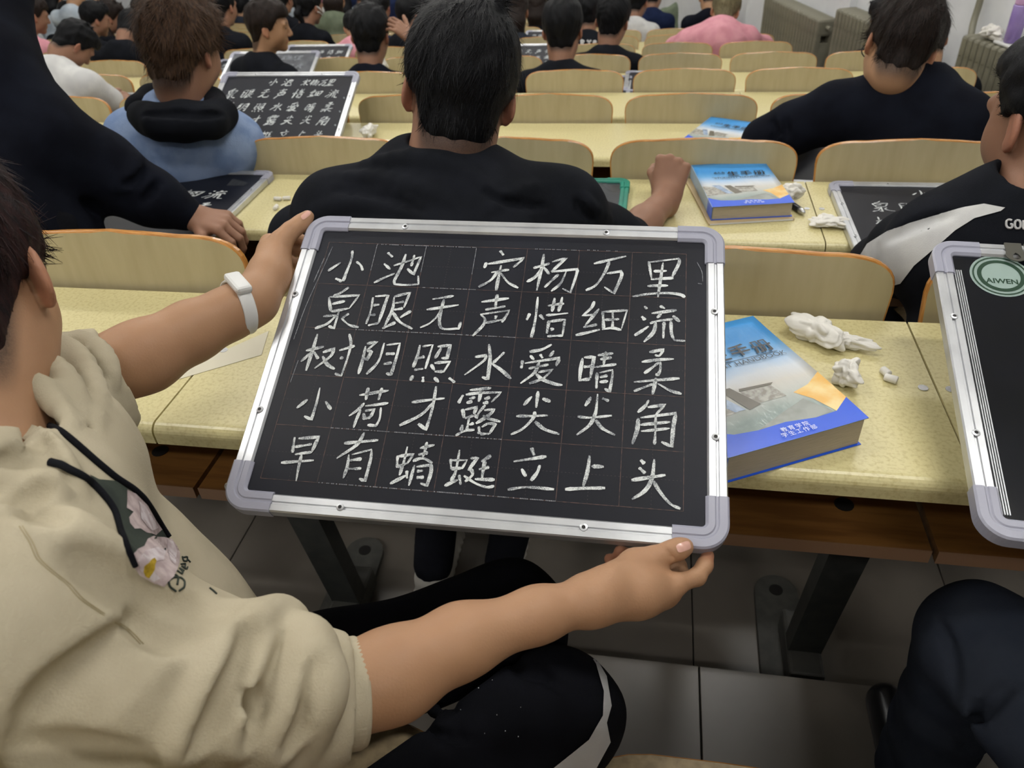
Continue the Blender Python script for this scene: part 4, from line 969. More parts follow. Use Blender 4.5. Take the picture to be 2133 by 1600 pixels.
def head_prims(Fd, c, M, s=1.0, ears=True, face=True, neck=None):
    c = np.array(c); T = lambda p: c+M@(np.array(p)*s); e = lambda p, r, k=0.012, op=1, MM=None: Fd.ell(T(p), np.array(r)*s, M if MM is None else MM, k*s, op)
    e((0, -.014, .032), (.074, .095, .084), 0.0)
    e((0, .030, .000), (.062, .064, .088), .03)
    e((0, .034, -.060), (.048, .050, .048), .03); e((0, .070, -.094), (.020, .018, .016), .025)
    for sx in (-1, 1):
        e((sx*.040, .052, -.026), (.024, .026, .030), .03)
        e((sx*.052, .0, -.055), (.014, .030, .035), .03)
    if face:
        Fd.cap(T((-.042, .082, .030)), T((.042, .082, .030)), .010*s, .010*s, .018*s)
        for sx in (-1, 1):
            e((sx*.030, .100, .010), (.016, .018, .011), .010, -1); e((sx*.030, .080, .009), (.0125, .0125, .0110), .003)
            e((sx*.010, .100, -.029), (.0085, .010, .0075), .006)
        Fd.cap(T((0, .088, .020)), T((0, .108, -.022)), .008*s, .0125*s, .010*s)
        Fd.cap(T((-.018, .087, -.0535)), T((.018, .087, -.0535)), .006*s, .006*s, .006*s); Fd.cap(T((-.015, .086, -.063)), T((.015, .086, -.063)), .007*s, .007*s, .005*s)
        Fd.cap(T((-.022, .101, -.058)), T((.022, .101, -.058)), .0022*s, .0022*s, .002*s, -1)
    if ears:
        for sx in (-1, 1):
            Me = M@rotm(sx*24, 8, sx*-6)
            Fd.ell(T((sx*.0790, -.010, .000)), np.array((.0070, .0185, .0310))*s, Me, .005*s)
            Fd.ell(T((sx*.0770, -.002, -.024)), np.array((.0065, .010, .012))*s, Me, .006*s)
            Fd.ell(T((sx*.0880, -.004, .003)), np.array((.0070, .0095, .0200))*s, Me, .004*s, -1)
    if neck is not None: Fd.path([T((0, -.024, -.045)), T((0, -.032, -.078)), neck], [.051*s, .050*s, .058*s], .03*s)
def zlow(y, back=-0.055, side=-0.005, front=0.062):     # height of the hairline against the front-back coordinate
    return np.where(y < 0.0, back+(side-back)*smooth(-0.075, -0.02, y), side+(front-side)*smooth(0.015, 0.055, y))
def hair_prims(Fd, c, M, s=1.0, vol=1.0, back=-0.055, side=0.0, front=0.062, top=0.0, seed=0, amp=0.0035, sweepx=0.0, tuft=0):
    c = np.array(c); T = lambda p: c+M@(np.array(p)*s); e = lambda p, r, k=0.012: Fd.ell(T(p), np.array(r)*s, M, k*s)
    e((0, -.016, .036), (.0775+.003*vol, .0995+.003*vol, .090+.004*vol), 0)
    e((0, -.006, .062+top), (.074+.006*vol, .092+.006*vol, .064+.012*vol), .03)
    e((0.0, .052, .088+top), (.055, .045, .026+.008*vol), .03)
    if back < -.06: e((0, -.042, -.036), (.060, .054, .060), .02)
    if tuft:
        rng = np.random.default_rng(seed+50)
        for i in range(tuft):
            a = rng.random()*6.28; r_ = rng.random()**.6; x, y = .066*r_*math.cos(a), -.005+.085*r_*math.sin(a); z = .036+.098*math.sqrt(max(0.05, 1-(x/.08)**2-(y/.1)**2))+top
            d = np.array((x*3+rng.normal()*.12+sweepx, .25+rng.normal()*.3, .5)); d /= np.linalg.norm(d)
            Fd.cap(T((x, y, z-.012)), T(np.array((x, y, z))+d*(.016+.012*rng.random())*vol), .014*s, .003*s, .012*s)
    Fd.wobble(amp*s, 95/s, seed, (1, 1, .55))
    l = Fd.local(c, M); l = [q/s for q in l]
    g = (zlow(l[1], back, side, front)-l[2]+0.004*np.sin(l[1]*160+l[0]*60))*s
    Fd.cut(g.astype(np.float32), .012*s)
def head_col(c, M, s=1.0, back=-0.055, side=0.0, front=0.062, fade=0.042, strength=1.0):
    c = np.array(c)
    def fn(V):
        l = (V-c)@M/s; zl = zlow(l[:, 1], back, side, front)
        near = (np.abs(l[:, 0]) < .085) & (l[:, 2] > -.13) & (np.abs(l[:, 1]) < .13) & (np.linalg.norm(l, axis=1) < .15)
        ear = (np.abs(l[:, 0]) > .0735) & (np.abs(l[:, 1]+.008) < .032) & (np.abs(l[:, 2]+.002) < .045)
        st = smooth(-fade, 0.004, l[:, 2]-zl)*near*(~ear)*strength*smooth(.080, .050, np.abs(l[:, 0]))*(1-0.85*smooth(.03, .07, l[:, 1])*(l[:, 2] < front-.004))
        st = np.maximum(st, near*(~ear)*0.95*(l[:, 2] > zl+.004))
        brow = near*(l[:, 1] > .06)*(np.abs(l[:, 2]-.034) < .0055)*(np.abs(np.abs(l[:, 0])-.030) < .017)*.8
        eye = near*(l[:, 1] > .083)*(np.abs(l[:, 2]-.0095) < .0035)*(np.abs(np.abs(l[:, 0])-.030) < .0115)*.9
        red = 0.45*ear+0.8*near*(l[:, 1] > .083)*(np.abs(l[:, 2]+.058) < .011)*(np.abs(l[:, 0]) < .024)
        return np.stack([np.clip(np.maximum(np.maximum(st, brow), eye), 0, 1), np.clip(red, 0, 1), np.zeros(len(V))], 1)
    return fn
def strands(parent, hv, hn, c, M, s, count, length, mat, seed=0, flow=None, width=0.0009, lift=0.35, keep=None):
    """loose hair strands over the cap: narrow bent ribbons"""
    rng = np.random.default_rng(seed); c = np.array(c); l = (hv-c)@M/s
    ok = np.where(((l[:, 2] > .012) | (l[:, 1] < -.05)) & (l[:, 2] > -.05) if keep is None else keep(l))[0]; ids = rng.choice(ok, min(count, len(ok)), replace=count > len(ok))
    V = []; Fc = []; n = 0
    p0 = hv[ids]; nn = hn[ids]; ll = l[ids]
    crown = np.array((0.01, -.035, .12))
    fl = ll-crown; fl[:, 2] *= 0.6; fl = fl/np.maximum(np.linalg.norm(fl, axis=1), 1e-6)[:, None]
    if flow is not None: fl = fl*0.5+np.array(flow)
    fl = fl@M.T
    fl = fl-nn*np.sum(fl*nn, 1)[:, None]; fl /= np.maximum(np.linalg.norm(fl, axis=1), 1e-6)[:, None]
    fl = fl+rng.normal(size=fl.shape)*.14
    L_ = length*s*(0.5+rng.random(len(ids)))
    sd = np.cross(nn, fl); sd /= np.maximum(np.linalg.norm(sd, axis=1), 1e-6)[:, None]
    P_ = []
    for k, t in enumerate((0, .4, .75, 1.0)):
        q = p0-nn*.002+fl*(L_*t)[:, None]+nn*(L_*lift*(t-0.75*t*t))[:, None]
        P_.append((q-sd*width*s*(1-t*.85), q+sd*width*s*(1-t*.85)))
    m = len(ids); V = np.concatenate([x for pr in P_ for x in pr]); Fc = []
    for k in range(3):
        a = np.arange(m); Fc.append(np.stack([2*k*m+a, (2*k+1)*m+a, (2*k+3)*m+a, (2*k+2)*m+a], 1))
    o = vf_mesh('hair_strands', [(V, np.concatenate(Fc))], mat, parent); o['kind'] = 'stuff'; return o
def vnorm(V, Fc):
    N = np.zeros_like(V); q = V[Fc]; fn = np.cross(q[:, 2]-q[:, 0], q[:, 3]-q[:, 1])
    for i in range(4): np.add.at(N, Fc[:, i], fn)
    return N/np.maximum(np.linalg.norm(N, axis=1), 1e-9)[:, None]
def hairdo(parent, c, M, s, mat, h=0.004, count=2500, length=0.022, seed=0, lift=.35, flow=None, **kw):
    Fd = Fld(np.array(c)-.17*s, np.array(c)+.17*s, h); hair_prims(Fd, c, M, s, seed=seed, **kw); v, f = Fd.mesh()
    o = vf_mesh('hair', [(v, f)], mat, parent)
    if count: strands(o, v, vnorm(v, f), c, M, s, count, length, mat, seed, flow, lift=lift)
    return o
V3 = lambda *a: np.array(a, float)
def hand(Fd, wrist, fwd, palm_n, thumb_side, s=1.0, curl=(20, 30, 20), spread=4, thumb=(25, 30, 20), kind='open', fingers=None):
    """wrist point, forward direction, palm normal (out of the palm), thumb_side = +1/-1 along cross(fwd,palm)"""
    f = np.array(fwd, float); f /= np.linalg.norm(f); n = np.array(palm_n, float); n -= f*(n@f); n /= np.linalg.norm(n); sd = np.cross(f, n)*thumb_side
    W = np.array(wrist, float); s_ = s
    p = lambda a, b, c: W+(f*a+sd*b+n*c)*s_
    Fd.path([p(-.02, 0, 0), p(.02, 0, 0)], [.026*s, .027*s], .02, side=sd, w=1.15)
    # palm: four metacarpals
    for b0, b1, L_ in ((.020, .033, .088), (.008, .011, .092), (-.006, -.011, .087), (-.018, -.031, .078)):
        Fd.cap(p(.015, b0, 0), p(L_, b1, -.002), .0150*s, .0115*s, .012)
    Fd.ell(p(.052, 0, .004), (.034*s, .034*s, .014*s), np.stack([f, sd, n], 1), .012)
    Fd.cap(p(.018, .018, .006), p(.055, .032, .008), .017*s, .013*s, .012)    # thenar
    tips = []
    for i, (b1, L0, ls) in enumerate(((.033, .088, (.042, .025, .020)), (.011, .092, (.046, .029, .022)), (-.011, .087, (.043, .027, .021)), (-.031, .078, (.033, .020, .019)))):
        cu = fingers[i] if fingers else curl
        base = p(L0, b1, -.002); a = math.radians(spread*(1.5-i)); d = f*math.cos(a)+sd*math.sin(a); q = base; ang_ = 0; r = .0095 if i < 3 else .0082
        pts = [base]
        for j, (l, c_) in enumerate(zip(ls, cu)):
            ang_ += math.radians(c_); dd = d*math.cos(ang_)+n*math.sin(ang_); q = q+dd*l*s_; pts.append(q)
        Fd.path(pts, [r*1.12*s, r*1.02*s, r*.92*s, r*.78*s], .0035); tips.append(q)
    t0 = p(.030, .028, .006); a0, a1, a2 = thumb if not callable(thumb) else (0, 0, 0)
    d = f*math.cos(math.radians(48))+sd*math.sin(math.radians(48)); q = t0; pts = [t0]; ang_ = 0
    for l, c_ in ((.040, a0), (.032, a1), (.026, a2)):
        ang_ += math.radians(c_); base_d = d*math.cos(math.radians(0))
        dd = base_d*math.cos(ang_)+(n*.75+f*.45)/np.linalg.norm(n*.75+f*.45)*math.sin(ang_); dd /= np.linalg.norm(dd); q = q+dd*l*s_; pts.append(q)
    Fd.path(pts, [.0150*s, .0125*s, .0115*s, .0095*s], .006)
    return tips

# ---------------------------------------------------------------- tools that use the calibrated rays
from mathutils.bvhtree import BVHTree
CAMP = Vector((0, 0, CAMZ))
def N3(v): return np.array(v, float)
def D(px, py, d): return N3(at_depth(px, py, d))
def surf(Fd, px, py, d0=0.3, d1=4.0):
    """first point of the form met by the ray through (px,py)"""
    r = ray(px, py)/F; t = np.arange(d0, d1, Fd.h*0.5); p = r[None]*t[:, None]+np.array((0, 0, CAMZ))
    i = np.round((p-Fd.lo)/Fd.h).astype(int); ok = np.all((i >= 0) & (i < Fd.n), 1)
    val = np.full(len(t), 1.0); q = i[ok]; val[ok] = Fd.D[q[:, 0], q[:, 1], q[:, 2]]
    w = np.where(val < 0)[0]
    return p[w[0]] if len(w) else None
def fold(Fd, pts, r, k=None, op=1, sink=0.4, taper=True, n=3):
    """raise (op=1) or press (op=-1) a cloth fold along picture points laid on the form"""
    P_ = []
    for i in range(len(pts)-1):
        for j in range(n): t = j/n; P_.append((pts[i][0]*(1-t)+pts[i+1][0]*t, pts[i][1]*(1-t)+pts[i+1][1]*t))
    P_.append(pts[-1]); Q = []
    for x, y in P_:
        p = surf(Fd, x, y)
        if p is not None: Q.append(p)
    if len(Q) < 2: return
    Q = np.array(Q)
    for _ in range(2): Q[1:-1] = (Q[:-2]+2*Q[1:-1]+Q[2:])/4
    d = Q-np.array((0, 0, CAMZ)); d /= np.linalg.norm(d, axis=1)[:, None]
    Q = Q+d*r*(sink if op > 0 else 0.05)
    m = len(Q); rs = [r*(0.45+0.55*math.sin(math.pi*min(1, max(0, (i+.6)/(m)))))if taper else r for i in range(m)]
    Fd.path(list(Q), rs, (k or r)*.8, op)
class Drape:
    def __init__(s, objs):
        V = []; Fc = []; n = 0
        for o in objs:
            me = o.data; v = np.zeros(len(me.vertices)*3); me.vertices.foreach_get('co', v); v = v.reshape(-1, 3)
            V += [tuple(x) for x in v]; Fc += [tuple(n+i for i in p.vertices) for p in me.polygons]; n += len(v)
        s.t = BVHTree.FromPolygons(V, Fc)
    def hit(s, px, py, off=0.001):
        r = Vector(ray(px, py)).normalized(); h = s.t.ray_cast(CAMP, r, 6.0)
        if h[0] is None: return None
        n = h[1] if h[1].dot(r) < 0 else -h[1]
        return h[0]+n*off
    def poly(s, name, pts, mat, parent, off=0.0012, step=4.0, kind=None):
        bm = bmesh.new(); f = bm.faces.new([bm.verts.new((x, y, 0)) for x, y in pts]); xs = [p[0] for p in pts]; ys = [p[1] for p in pts]
        for a0, a1, no in ((min(xs), max(xs), (1, 0, 0)), (min(ys), max(ys), (0, 1, 0))):
            q = a0+step
            while q < a1:
                bmesh.ops.bisect_plane(bm, geom=bm.verts[:]+bm.edges[:]+bm.faces[:], plane_co=(q, q, 0), plane_no=no); q += step
        bad = []
        for v in bm.verts:
            h = s.hit(v.co.x, v.co.y, off)
            if h is None: bad.append(v)
            else: v.co = h
        bmesh.ops.delete(bm, geom=bad, context='VERTS')
        me = bpy.data.meshes.new(name); bm.to_mesh(me); bm.free(); o = new_obj(name, me, parent, [mat]); me.polygons.foreach_set('use_smooth', [True]*len(me.polygons))
        if kind: o['kind'] = kind
        return o
    def line(s, name, pts, r, mat, parent, off=None, n=5, taper=None):
        Q = []
        for i in range(len(pts)-1):
            for j in range(n):
                t = j/n; h = s.hit(pts[i][0]*(1-t)+pts[i+1][0]*t, pts[i][1]*(1-t)+pts[i+1][1]*t, r*.5 if off is None else off)
                if h is not None: Q.append(h)
        h = s.hit(pts[-1][0], pts[-1][1], r*.5 if off is None else off)
        if h is not None: Q.append(h)
        if len(Q) < 2: return None
        for _ in range(2):
            for i in range(1, len(Q)-1): Q[i] = (Q[i-1]+Q[i]*2+Q[i+1])/4
        rr = [r*(taper[0]*(1-i/(len(Q)-1))+taper[1]*i/(len(Q)-1)) for i in range(len(Q))] if taper else r
        return MB().tube(Q, rr, 8).build(name, mat, parent, True)
def person(label, base, group=None):
    return empty('person', (0, 0, 0), 0, label, 'person', group)

def lower_body(parent, hipL, hipR, kneeL, kneeR, ankL, ankR, mat, h=0.008, r=(.085, .066, .048), pelvis=None, name='trousers', folds=None, shoes=None, wob=0.004, ridges=False):
    pts = np.array([hipL, hipR, kneeL, kneeR, ankL, ankR]); Fd = Fld(pts.min(0)-.17, pts.max(0)+.13, h)
    pc = (N3(hipL)+N3(hipR))/2
    Fd.ell(pc, (.15, .15, .12), None, .0)
    for a, b, c in ((hipL, kneeL, ankL), (hipR, kneeR, ankR)):
        a, b, c = map(N3, (a, b, c)); Fd.cap(a, b, r[0], r[1], .03); Fd.cap(b, c, r[1]*.96, r[2], .03)
    Fd.wobble(wob, 22, 3)
    if folds: folds(Fd)
    v, f = Fd.mesh(); o = vf_mesh(name, [(v, f)], mat, parent)
    if shoes:
        for a in (ankL, ankR):
            a = N3(a); G = Fld(a+(-.08, -.10, -.10), a+(.08, .26, .06), .007)
            G.cap(a+(0, -.02, -.045), a+(0, .15, -.055), .040, .036, .02); G.cap(a+(0, 0, -.03), a+(0, -.01, -.02), .042, .040, .03)
            if ridges:
                for yy in np.linspace(-.04, .15, 9): G.cap(a+(-.034, yy, -.058), a+(.034, yy, -.058), .012, .012, .003); G.cap(a+(-.02, yy, -.030), a+(.02, yy, -.030), .010, .010, .003)
            G.cut((a[2]-.085-G.ax[2][None, None, :]).astype(np.float32)); v, f = G.mesh(); vf_mesh('shoe', [(v, f)], shoes, parent)
    return o

# ================================================================ the person in the beige hoodie (holds the board)
def beige_person():
    P0 = person('person in beige hoodie and black trousers, seated, holding up the large chalkboard with both hands', None)
    P0['label'] = 'person in beige hoodie seated at left, holding up the large chalkboard with both hands'
    n_ = mainb.matrix_world.to_3x3().col[2]; o_ = mainb.matrix_world.translation
    def bd(px, py):
        r = Vector(ray(px, py))/F; return (o_-CAMP).dot(n_)/r.dot(n_)
    # --- right arm and hand
    W = D(1232, 1250, .742); E = D(690, 1452, .655)
    lo = np.minimum(np.minimum(W, E), D(1480, 1150, .80))-.07; hi = np.maximum(np.maximum(W, E), D(1480, 1150, .85))+.07
    Fa = Fld(lo, hi, .0026)
    mid = D(960, 1335, .700)
    up = np.array((0, -.3, .95))
    Fa.path([E, D(820, 1405, .675), mid, D(1120, 1280, .725), W], [.0395, .0375, .0305, .0230, .0205], .02)
    hd = D(1330, 1205, .765)
    fr = bd(1420, 1138)
    b2 = lambda x, y, o: D(x, y, bd(x, y)+o)
    Fa.path([W, D(1330, 1232, .765), D(1385, 1225, .780)], [.0210, .0225, .0185], .02)
    Fa.path([W, D(1325, 1243, .775), D(1372, 1242, .790)], [.0180, .0150, .0130], .015)
    Fa.cap(W, D(1310, 1222, .79), .019, .017, .015)
    Fa.path([D(1270, 1215, .750), D(1325, 1180, b2and(bd, 1325, 1180, -.010)), b2(1362, 1163, -.010)], [.0180, .0165, .0120], .012)
    Fa.path([b2(1362, 1163, -.010), b2(1395, 1150, -.011), b2(1415, 1143, -.011), b2(1427, 1139, -.009)], [.0115, .0104, .0104, .0088], .006)
    idx = [D(1392, 1226, .772), D(1412, 1216, .775), D(1452, 1202, .790), D(1468, 1178, .798), b2(1474, 1158, .014)]
    Fa.path(idx, [.0120, .0098, .0088, .0080, .0070], .005)
    midf = [D(1382, 1228, .792), D(1418, 1200, .812), D(1412, 1178, .820), D(1380, 1166, .822)]
    Fa.path(midf, [.0110, .0095, .0088, .0078], .004)
    rg = [D(1370, 1236, .800), D(1398, 1205, .830), D(1350, 1172, .842), b2(1292, 1150, .020)]
    Fa.path(rg, [.0110, .0090, .0082, .0072], .004)
    pk = [D(1350, 1240, .81), D(1372, 1215, .842), D(1320, 1185, .848), b2(1270, 1165, .026)]
    Fa.path(pk, [.0100, .0080, .0074, .0064], .004)
    # creases over the thumb joint
    for q in ((1386, 1146), (1391, 1148), (1396, 1150)):
        p = surf(Fa, *q); p2 = surf(Fa, q[0]+8, q[1]+15)
        if p is not None and p2 is not None: Fa.cap(p, p2, .0012, .0012, .0015, -1)
    pr = surf(Fa, 1425, 1143)
    va, fa = Fa.mesh()
    nail_c = D(1424, 1140, bd(1424, 1140)-.019)
    # --- left arm and hand
    Wl = D(528, 626, .985); El = D(205, 778, .885)
    Fl = Fld(np.minimum(np.minimum(Wl, El), D(640, 450, 1.06))-.08, np.maximum(np.maximum(Wl, El), D(660, 520, 1.13))+.08, .003)
    Fl.path([El, D(300, 742, .91), D(400, 690, .945), D(480, 652, .97), Wl], [.0420, .0405, .0345, .0300, .0270], .02)
    Fl.path([Wl, D(562, 575, 1.02), D(570, 530, 1.05)], [.0270, .0245, .0205], .02)
    Fl.path([Wl, D(566, 560, 1.035), D(562, 508, 1.065)], [.024, .0185, .0140], .015)
    Fl.cap(D(560, 570, 1.03), D(582, 545, 1.06), .020, .014, .015)
    Fl.path([D(572, 540, 1.035), D(588, 500, 1.048), D(606, 480, 1.055), b2(627, 466, -.008), b2(641, 451, -.008)], [.0160, .0130, .0108, .0105, .0088], .010)
    for q in ([(562, 505, 1.068), (590, 498, 1.09), (625, 500, 1.105), (650, 506, 1.10)], [(568, 522, 1.07), (596, 520, 1.095), (632, 525, 1.11), (662, 530, 1.10)], [(574, 545, 1.07), (598, 545, 1.09), (630, 552, 1.10), (655, 556, 1.09)], [(576, 566, 1.06), (598, 570, 1.075), (622, 578, 1.085), (640, 582, 1.07)]):
        Fl.path([D(*p) for p in q], [.0115, .0095, .0085, .0070], .004)
    p = surf(Fl, 569, 481); 
    for q0, q1 in (((570, 484), (580, 479)), ((566, 486), (572, 487))):
        p = surf(Fl, *q0); p2 = surf(Fl, *q1)
        if p is not None and p2 is not None: Fl.cap(p, p2, .0012, .0010, .002, -1)
    vl, fl = Fl.mesh()
    # --- head
    M = rotm(28, 34, -6); s = 1.02
    ear = D(74, 560, .700); C = ear-M@(np.array((.079, -.010, .0))*s)
    nk = D(-35, 970, .640)
    Fh = Fld(np.minimum(C, nk)-.15, np.maximum(C, nk)+.15, .0034)
    head_prims(Fh, C, M, s, neck=nk+np.array((0, 0, -.03)))
    vh, fh = Fh.mesh()
    hc = head_col(C, M, s, back=-.085, side=-.012, front=.058, fade=.025, strength=.8)
    def col(V):
        c = hc(V); dd = np.linalg.norm(V-nail_c, axis=1); n2 = np.linalg.norm(V-D(1420, 1142, bd(1420, 1142)-.017), axis=1)
        tips = np.zeros(len(V))
        for t in (rg[-1], pk[-1], idx[-1]): tips = np.maximum(tips, smooth(.022, .008, np.linalg.norm(V-t, axis=1)))
        c[:, 1] = np.maximum(c[:, 1], tips*.55)
        return c
    vf_mesh('body', [(va, fa), (vl, fl), (vh, fh)], [M_skin], P0, col)
    # thumb nails as small curved plates
    M_nail = nmat('finger_nail', 'CFA193', 0.25, 0.5)
    for oo, (cx_, cy_), a, L_, w_, tag_ in ((va, (1424, 1139), math.radians(-20), 15, 19, 0), (vl, (637, 448), math.radians(-38), 11, 11, 1)):
        t = BVHTree.FromPolygons([tuple(x) for x in oo], [tuple(map(int, q)) for q in (fa if tag_ == 0 else fl)])
        V = []; n = 7
        for i in range(n):
            for j in range(n):
                u, v = (i/(n-1)-.5)*2, (j/(n-1)-.5)*2; rr_ = 1/max(1, (abs(u)**4+abs(v)**4)**.25)
                u *= rr_; v *= rr_
                x = cx_+(u*L_*math.cos(a)-v*w_/1.0*.5*math.sin(a)); y = cy_+(u*L_*math.sin(a)*1.0+v*w_*.5*math.cos(a))
                r = Vector(ray(x, y)).normalized(); h = t.ray_cast(CAMP, r)
                V.append(h[0]-r*.0008 if h[0] is not None else None)
        ok = [x for x in V if x is not None]
        if len(ok) == n*n: mesh('thumb_nail', V, [(i*n+j, (i+1)*n+j, (i+1)*n+j+1, i*n+j+1) for i in range(n-1) for j in range(n-1)], [M_nail], P0, True)
    hairdo(P0, C, M, s, M_hred, h=.0036, count=5200, length=.022, seed=4, lift=.06, vol=1.5, back=-.085, side=-.012, front=.058, amp=.003, tuft=26)
    # --- hoodie
    RS = D(20, 1290, .545); LS = D(60, 860, .79)
    Fb = Fld(D(-60, 1200, .60)-np.array((.26, .34, .36)), D(500, 1300, .70)+np.array((.24, .36, .36)), .0046)
    fw = np.array((.82, .57, 0)); sd = np.array((.57, -.82, 0))
    ch = D(64, 1120, .73); bl = D(262, 1340, .78); pv = D(390, 1480, .84)
    Fb.path([D(60, 985, .70), ch, bl, pv], [.080, .100, .108, .125], .05, 1, sd, 1.28)
    # shoulders and yoke
    Fb.path([LS, D(55, 1010, .70), D(30, 1140, .62), RS], [.070, .080, .085, .078], .05)
    # hood gathered round the neck
    hp = [D(65, 760, .80), D(95, 835, .745), D(85, 905, .70), D(105, 985, .645), D(40, 1015, .60), D(-40, 990, .57), D(-120, 930, .60), D(-140, 830, .68)]
    Fb.path(hp, [.022, .022, .022, .026, .034, .036, .036, .036], .02)
    Fb.path([D(20, 880, .71), D(90, 950, .675), D(170, 1035, .655)], [.014, .014, .010], .012)
    # sleeves
    Fb.path([LS, D(150, 830, .85), D(215, 782, .885)], [.066, .060, .052], .04)
    Fb.path([D(215, 782, .885), D(238, 770, .893)], [.052, .048], .01)
    Fb.path([RS, D(250, 1425, .58), D(480, 1482, .625), D(600, 1470, .645)], [.080, .078, .070, .062], .05)
    Fb.path([D(600, 1466, .645), D(680, 1452, .655), D(722, 1446, .662)], [.060, .047, .042], .02)
    # opening of the neck
    Fb.path([nk+np.array((0, 0, .10)), nk+np.array((0, 0, .0)), nk+np.array((.0, .0, -.05))], [.075, .064, .050], .012, -1)
    # armpit fold and sleeve folds (all laid on the form itself)
    fold(Fb, [(66, 1575), (95, 1510), (130, 1470), (200, 1410), (285, 1345), (380, 1290), (470, 1270)], .022, .009, -1, sink=.2)
    fold(Fb, [(75, 1600), (150, 1500), (300, 1375), (400, 1318), (475, 1300)], .026, .016, 1, sink=.3)
    fold(Fb, [(500, 1290), (500, 1350), (435, 1450), (345, 1575)], .026, .014, 1, sink=.35)
    fold(Fb, [(525, 1300), (532, 1360), (485, 1455), (410, 1565)], .013, .008, -1)
    fold(Fb, [(545, 1285), (585, 1300), (580, 1360), (552, 1430), (490, 1545)], .026, .012, 1, sink=.3)
    fold(Fb, [(610, 1320), (600, 1390), (575, 1450), (520, 1550)], .013, .007, -1)
    fold(Fb, [(625, 1310), (648, 1345), (640, 1410), (610, 1485), (555, 1585)], .023, .011, 1, sink=.3)
    fold(Fb, [(666, 1370), (664, 1430), (640, 1500), (600, 1570)], .010, .006, -1)
    fold(Fb, [(665, 1350), (690, 1400), (680, 1480), (650, 1560)], .012, .012, 1, sink=.4)
    fold(Fb, [(522, 1500), (538, 1450), (528, 1475)], .010, .006, -1)
    # chest folds
    fold(Fb, [(60, 1095), (130, 1115), (210, 1180), (300, 1240)], .018, .016, 1, sink=.5)
    fold(Fb, [(160, 1160), (250, 1215), (330, 1250), (470, 1262)], .012, .016, -1, sink=.1)
    fold(Fb, [(0, 1030), (60, 1040), (120, 1075)], .010, .014, -1, sink=.1)
    fold(Fb, [(270, 1290), (340, 1330), (420, 1310)], .010, .014, -1, sink=.1)
    fold(Fb, [(60, 1560), (180, 1590), (300, 1595)], .010, .016, -1, sink=.1)
    fold(Fb, [(18, 868), (70, 905), (120, 958), (172, 1030)], .010, .006, 1, sink=.3); fold(Fb, [(98, 952), (112, 1000), (96, 1040), (50, 1062), (0, 1070)], .015, .008, 1, sink=.2)
    for q in ([(0, 1036), (60, 1030), (100, 1012)], [(0, 962), (50, 950), (95, 958)], [(28, 878), (75, 915), (150, 1002)], [(108, 722), (152, 765), (188, 840), (185, 885)], [(150, 704), (198, 748), (222, 810), (215, 860)], [(72, 762), (120, 800), (160, 865)]): fold(Fb, q, .010, .006, -1)
    for q in ([(85, 735), (130, 775), (165, 850), (170, 880)], [(130, 712), (175, 755), (205, 835), (200, 890)], [(165, 700), (215, 740), (235, 800)], [(60, 790), (110, 830), (150, 880)]): fold(Fb, q, .012, .007, 1, sink=.2)
    Fb.wobble(.0016, 30, 5)
    # hollow where the body goes: neck hole stays open, cuffs end squarely
    for a, b_ in ((D(600, 1456, .645), D(722, 1446, .662)), (D(190, 790, .885), D(243, 768, .896))):
        ax_ = (b_-a)/np.linalg.norm(b_-a); X_, Y_, Z_ = Fb.ax[0][:, None, None], Fb.ax[1][None, :, None], Fb.ax[2][None, None, :]
        g = (X_-b_[0])*ax_[0]+(Y_-b_[1])*ax_[1]+(Z_-b_[2])*ax_[2]
        near = ((X_-b_[0])**2+(Y_-b_[1])**2+(Z_-b_[2])**2) < .078**2
        Fb.D = np.where(near, np.maximum(Fb.D, g), Fb.D).astype(np.float32)
    vb, fb = Fb.mesh(); hood = vf_mesh('hoodie', [(vb, fb)], [M_cbeige], P0)
    # ribbed cuff edge on the right sleeve
    ca, cb = D(690, 1450, .657), D(728, 1444, .663); ax_ = Vector(cb-ca).normalized(); q1 = ax_.orthogonal().normalized(); q2 = ax_.cross(q1)
    mb = MB(); n = 120; v = []; rings = [(-.040, .0460), (-.020, .0465), (.006, .0462), (.010, .0450), (.0105, .0410), (.004, .0400)]
    for d_, r_ in rings:
        for k in range(n):
            a = 2*math.pi*k/n; rr_ = r_+(.0006 if k % 2 else -.0006)*(r_ > .0459)
            v.append(Vector(cb)+ax_*d_+(q1*math.cos(a)+q2*math.sin(a))*rr_)
    mb.add(v, [(i*n+k, i*n+(k+1) % n, ((i+1) % 6)*n+(k+1) % n, ((i+1) % 6)*n+k) for i in range(6) for k in range(n)]); mb.build('ribbed_cuff', M_cbeige, P0, True)
    dr = Drape([hood])
    # print: dark green panel with a pale peony, script lettering, drawstrings, seam stitches
    M_pg = nmat('dark_green_print', '2C332F', 0.8, 0.2, c2='3A413A', nscale=30); M_pp = nmat('pale_petal_print', 'C3B3B2', 0.8, 0.2, c2='A08F8E', nscale=60, ndetail=6, namp=(0.4, 0.6)); M_pp2 = nmat('white_petal_print', 'CDC4C6', 0.8, 0.2, c2='B0A0A2', nscale=80, ndetail=6, namp=(0.42, 0.6)); M_py = nmat('yellow_stamen_print', 'B79A2C', 0.8, 0.2, c2='8E761F', nscale=150, namp=(0.4, 0.6))
    dr.poly('green_print', [(185, 990), (205, 1000), (240, 1003), (262, 1018), (300, 1048), (325, 1085), (345, 1118), (345, 1150), (300, 1160), (283, 1172), (262, 1140), (246, 1100), (232, 1060), (205, 1018)], M_pg, P0, .0010)
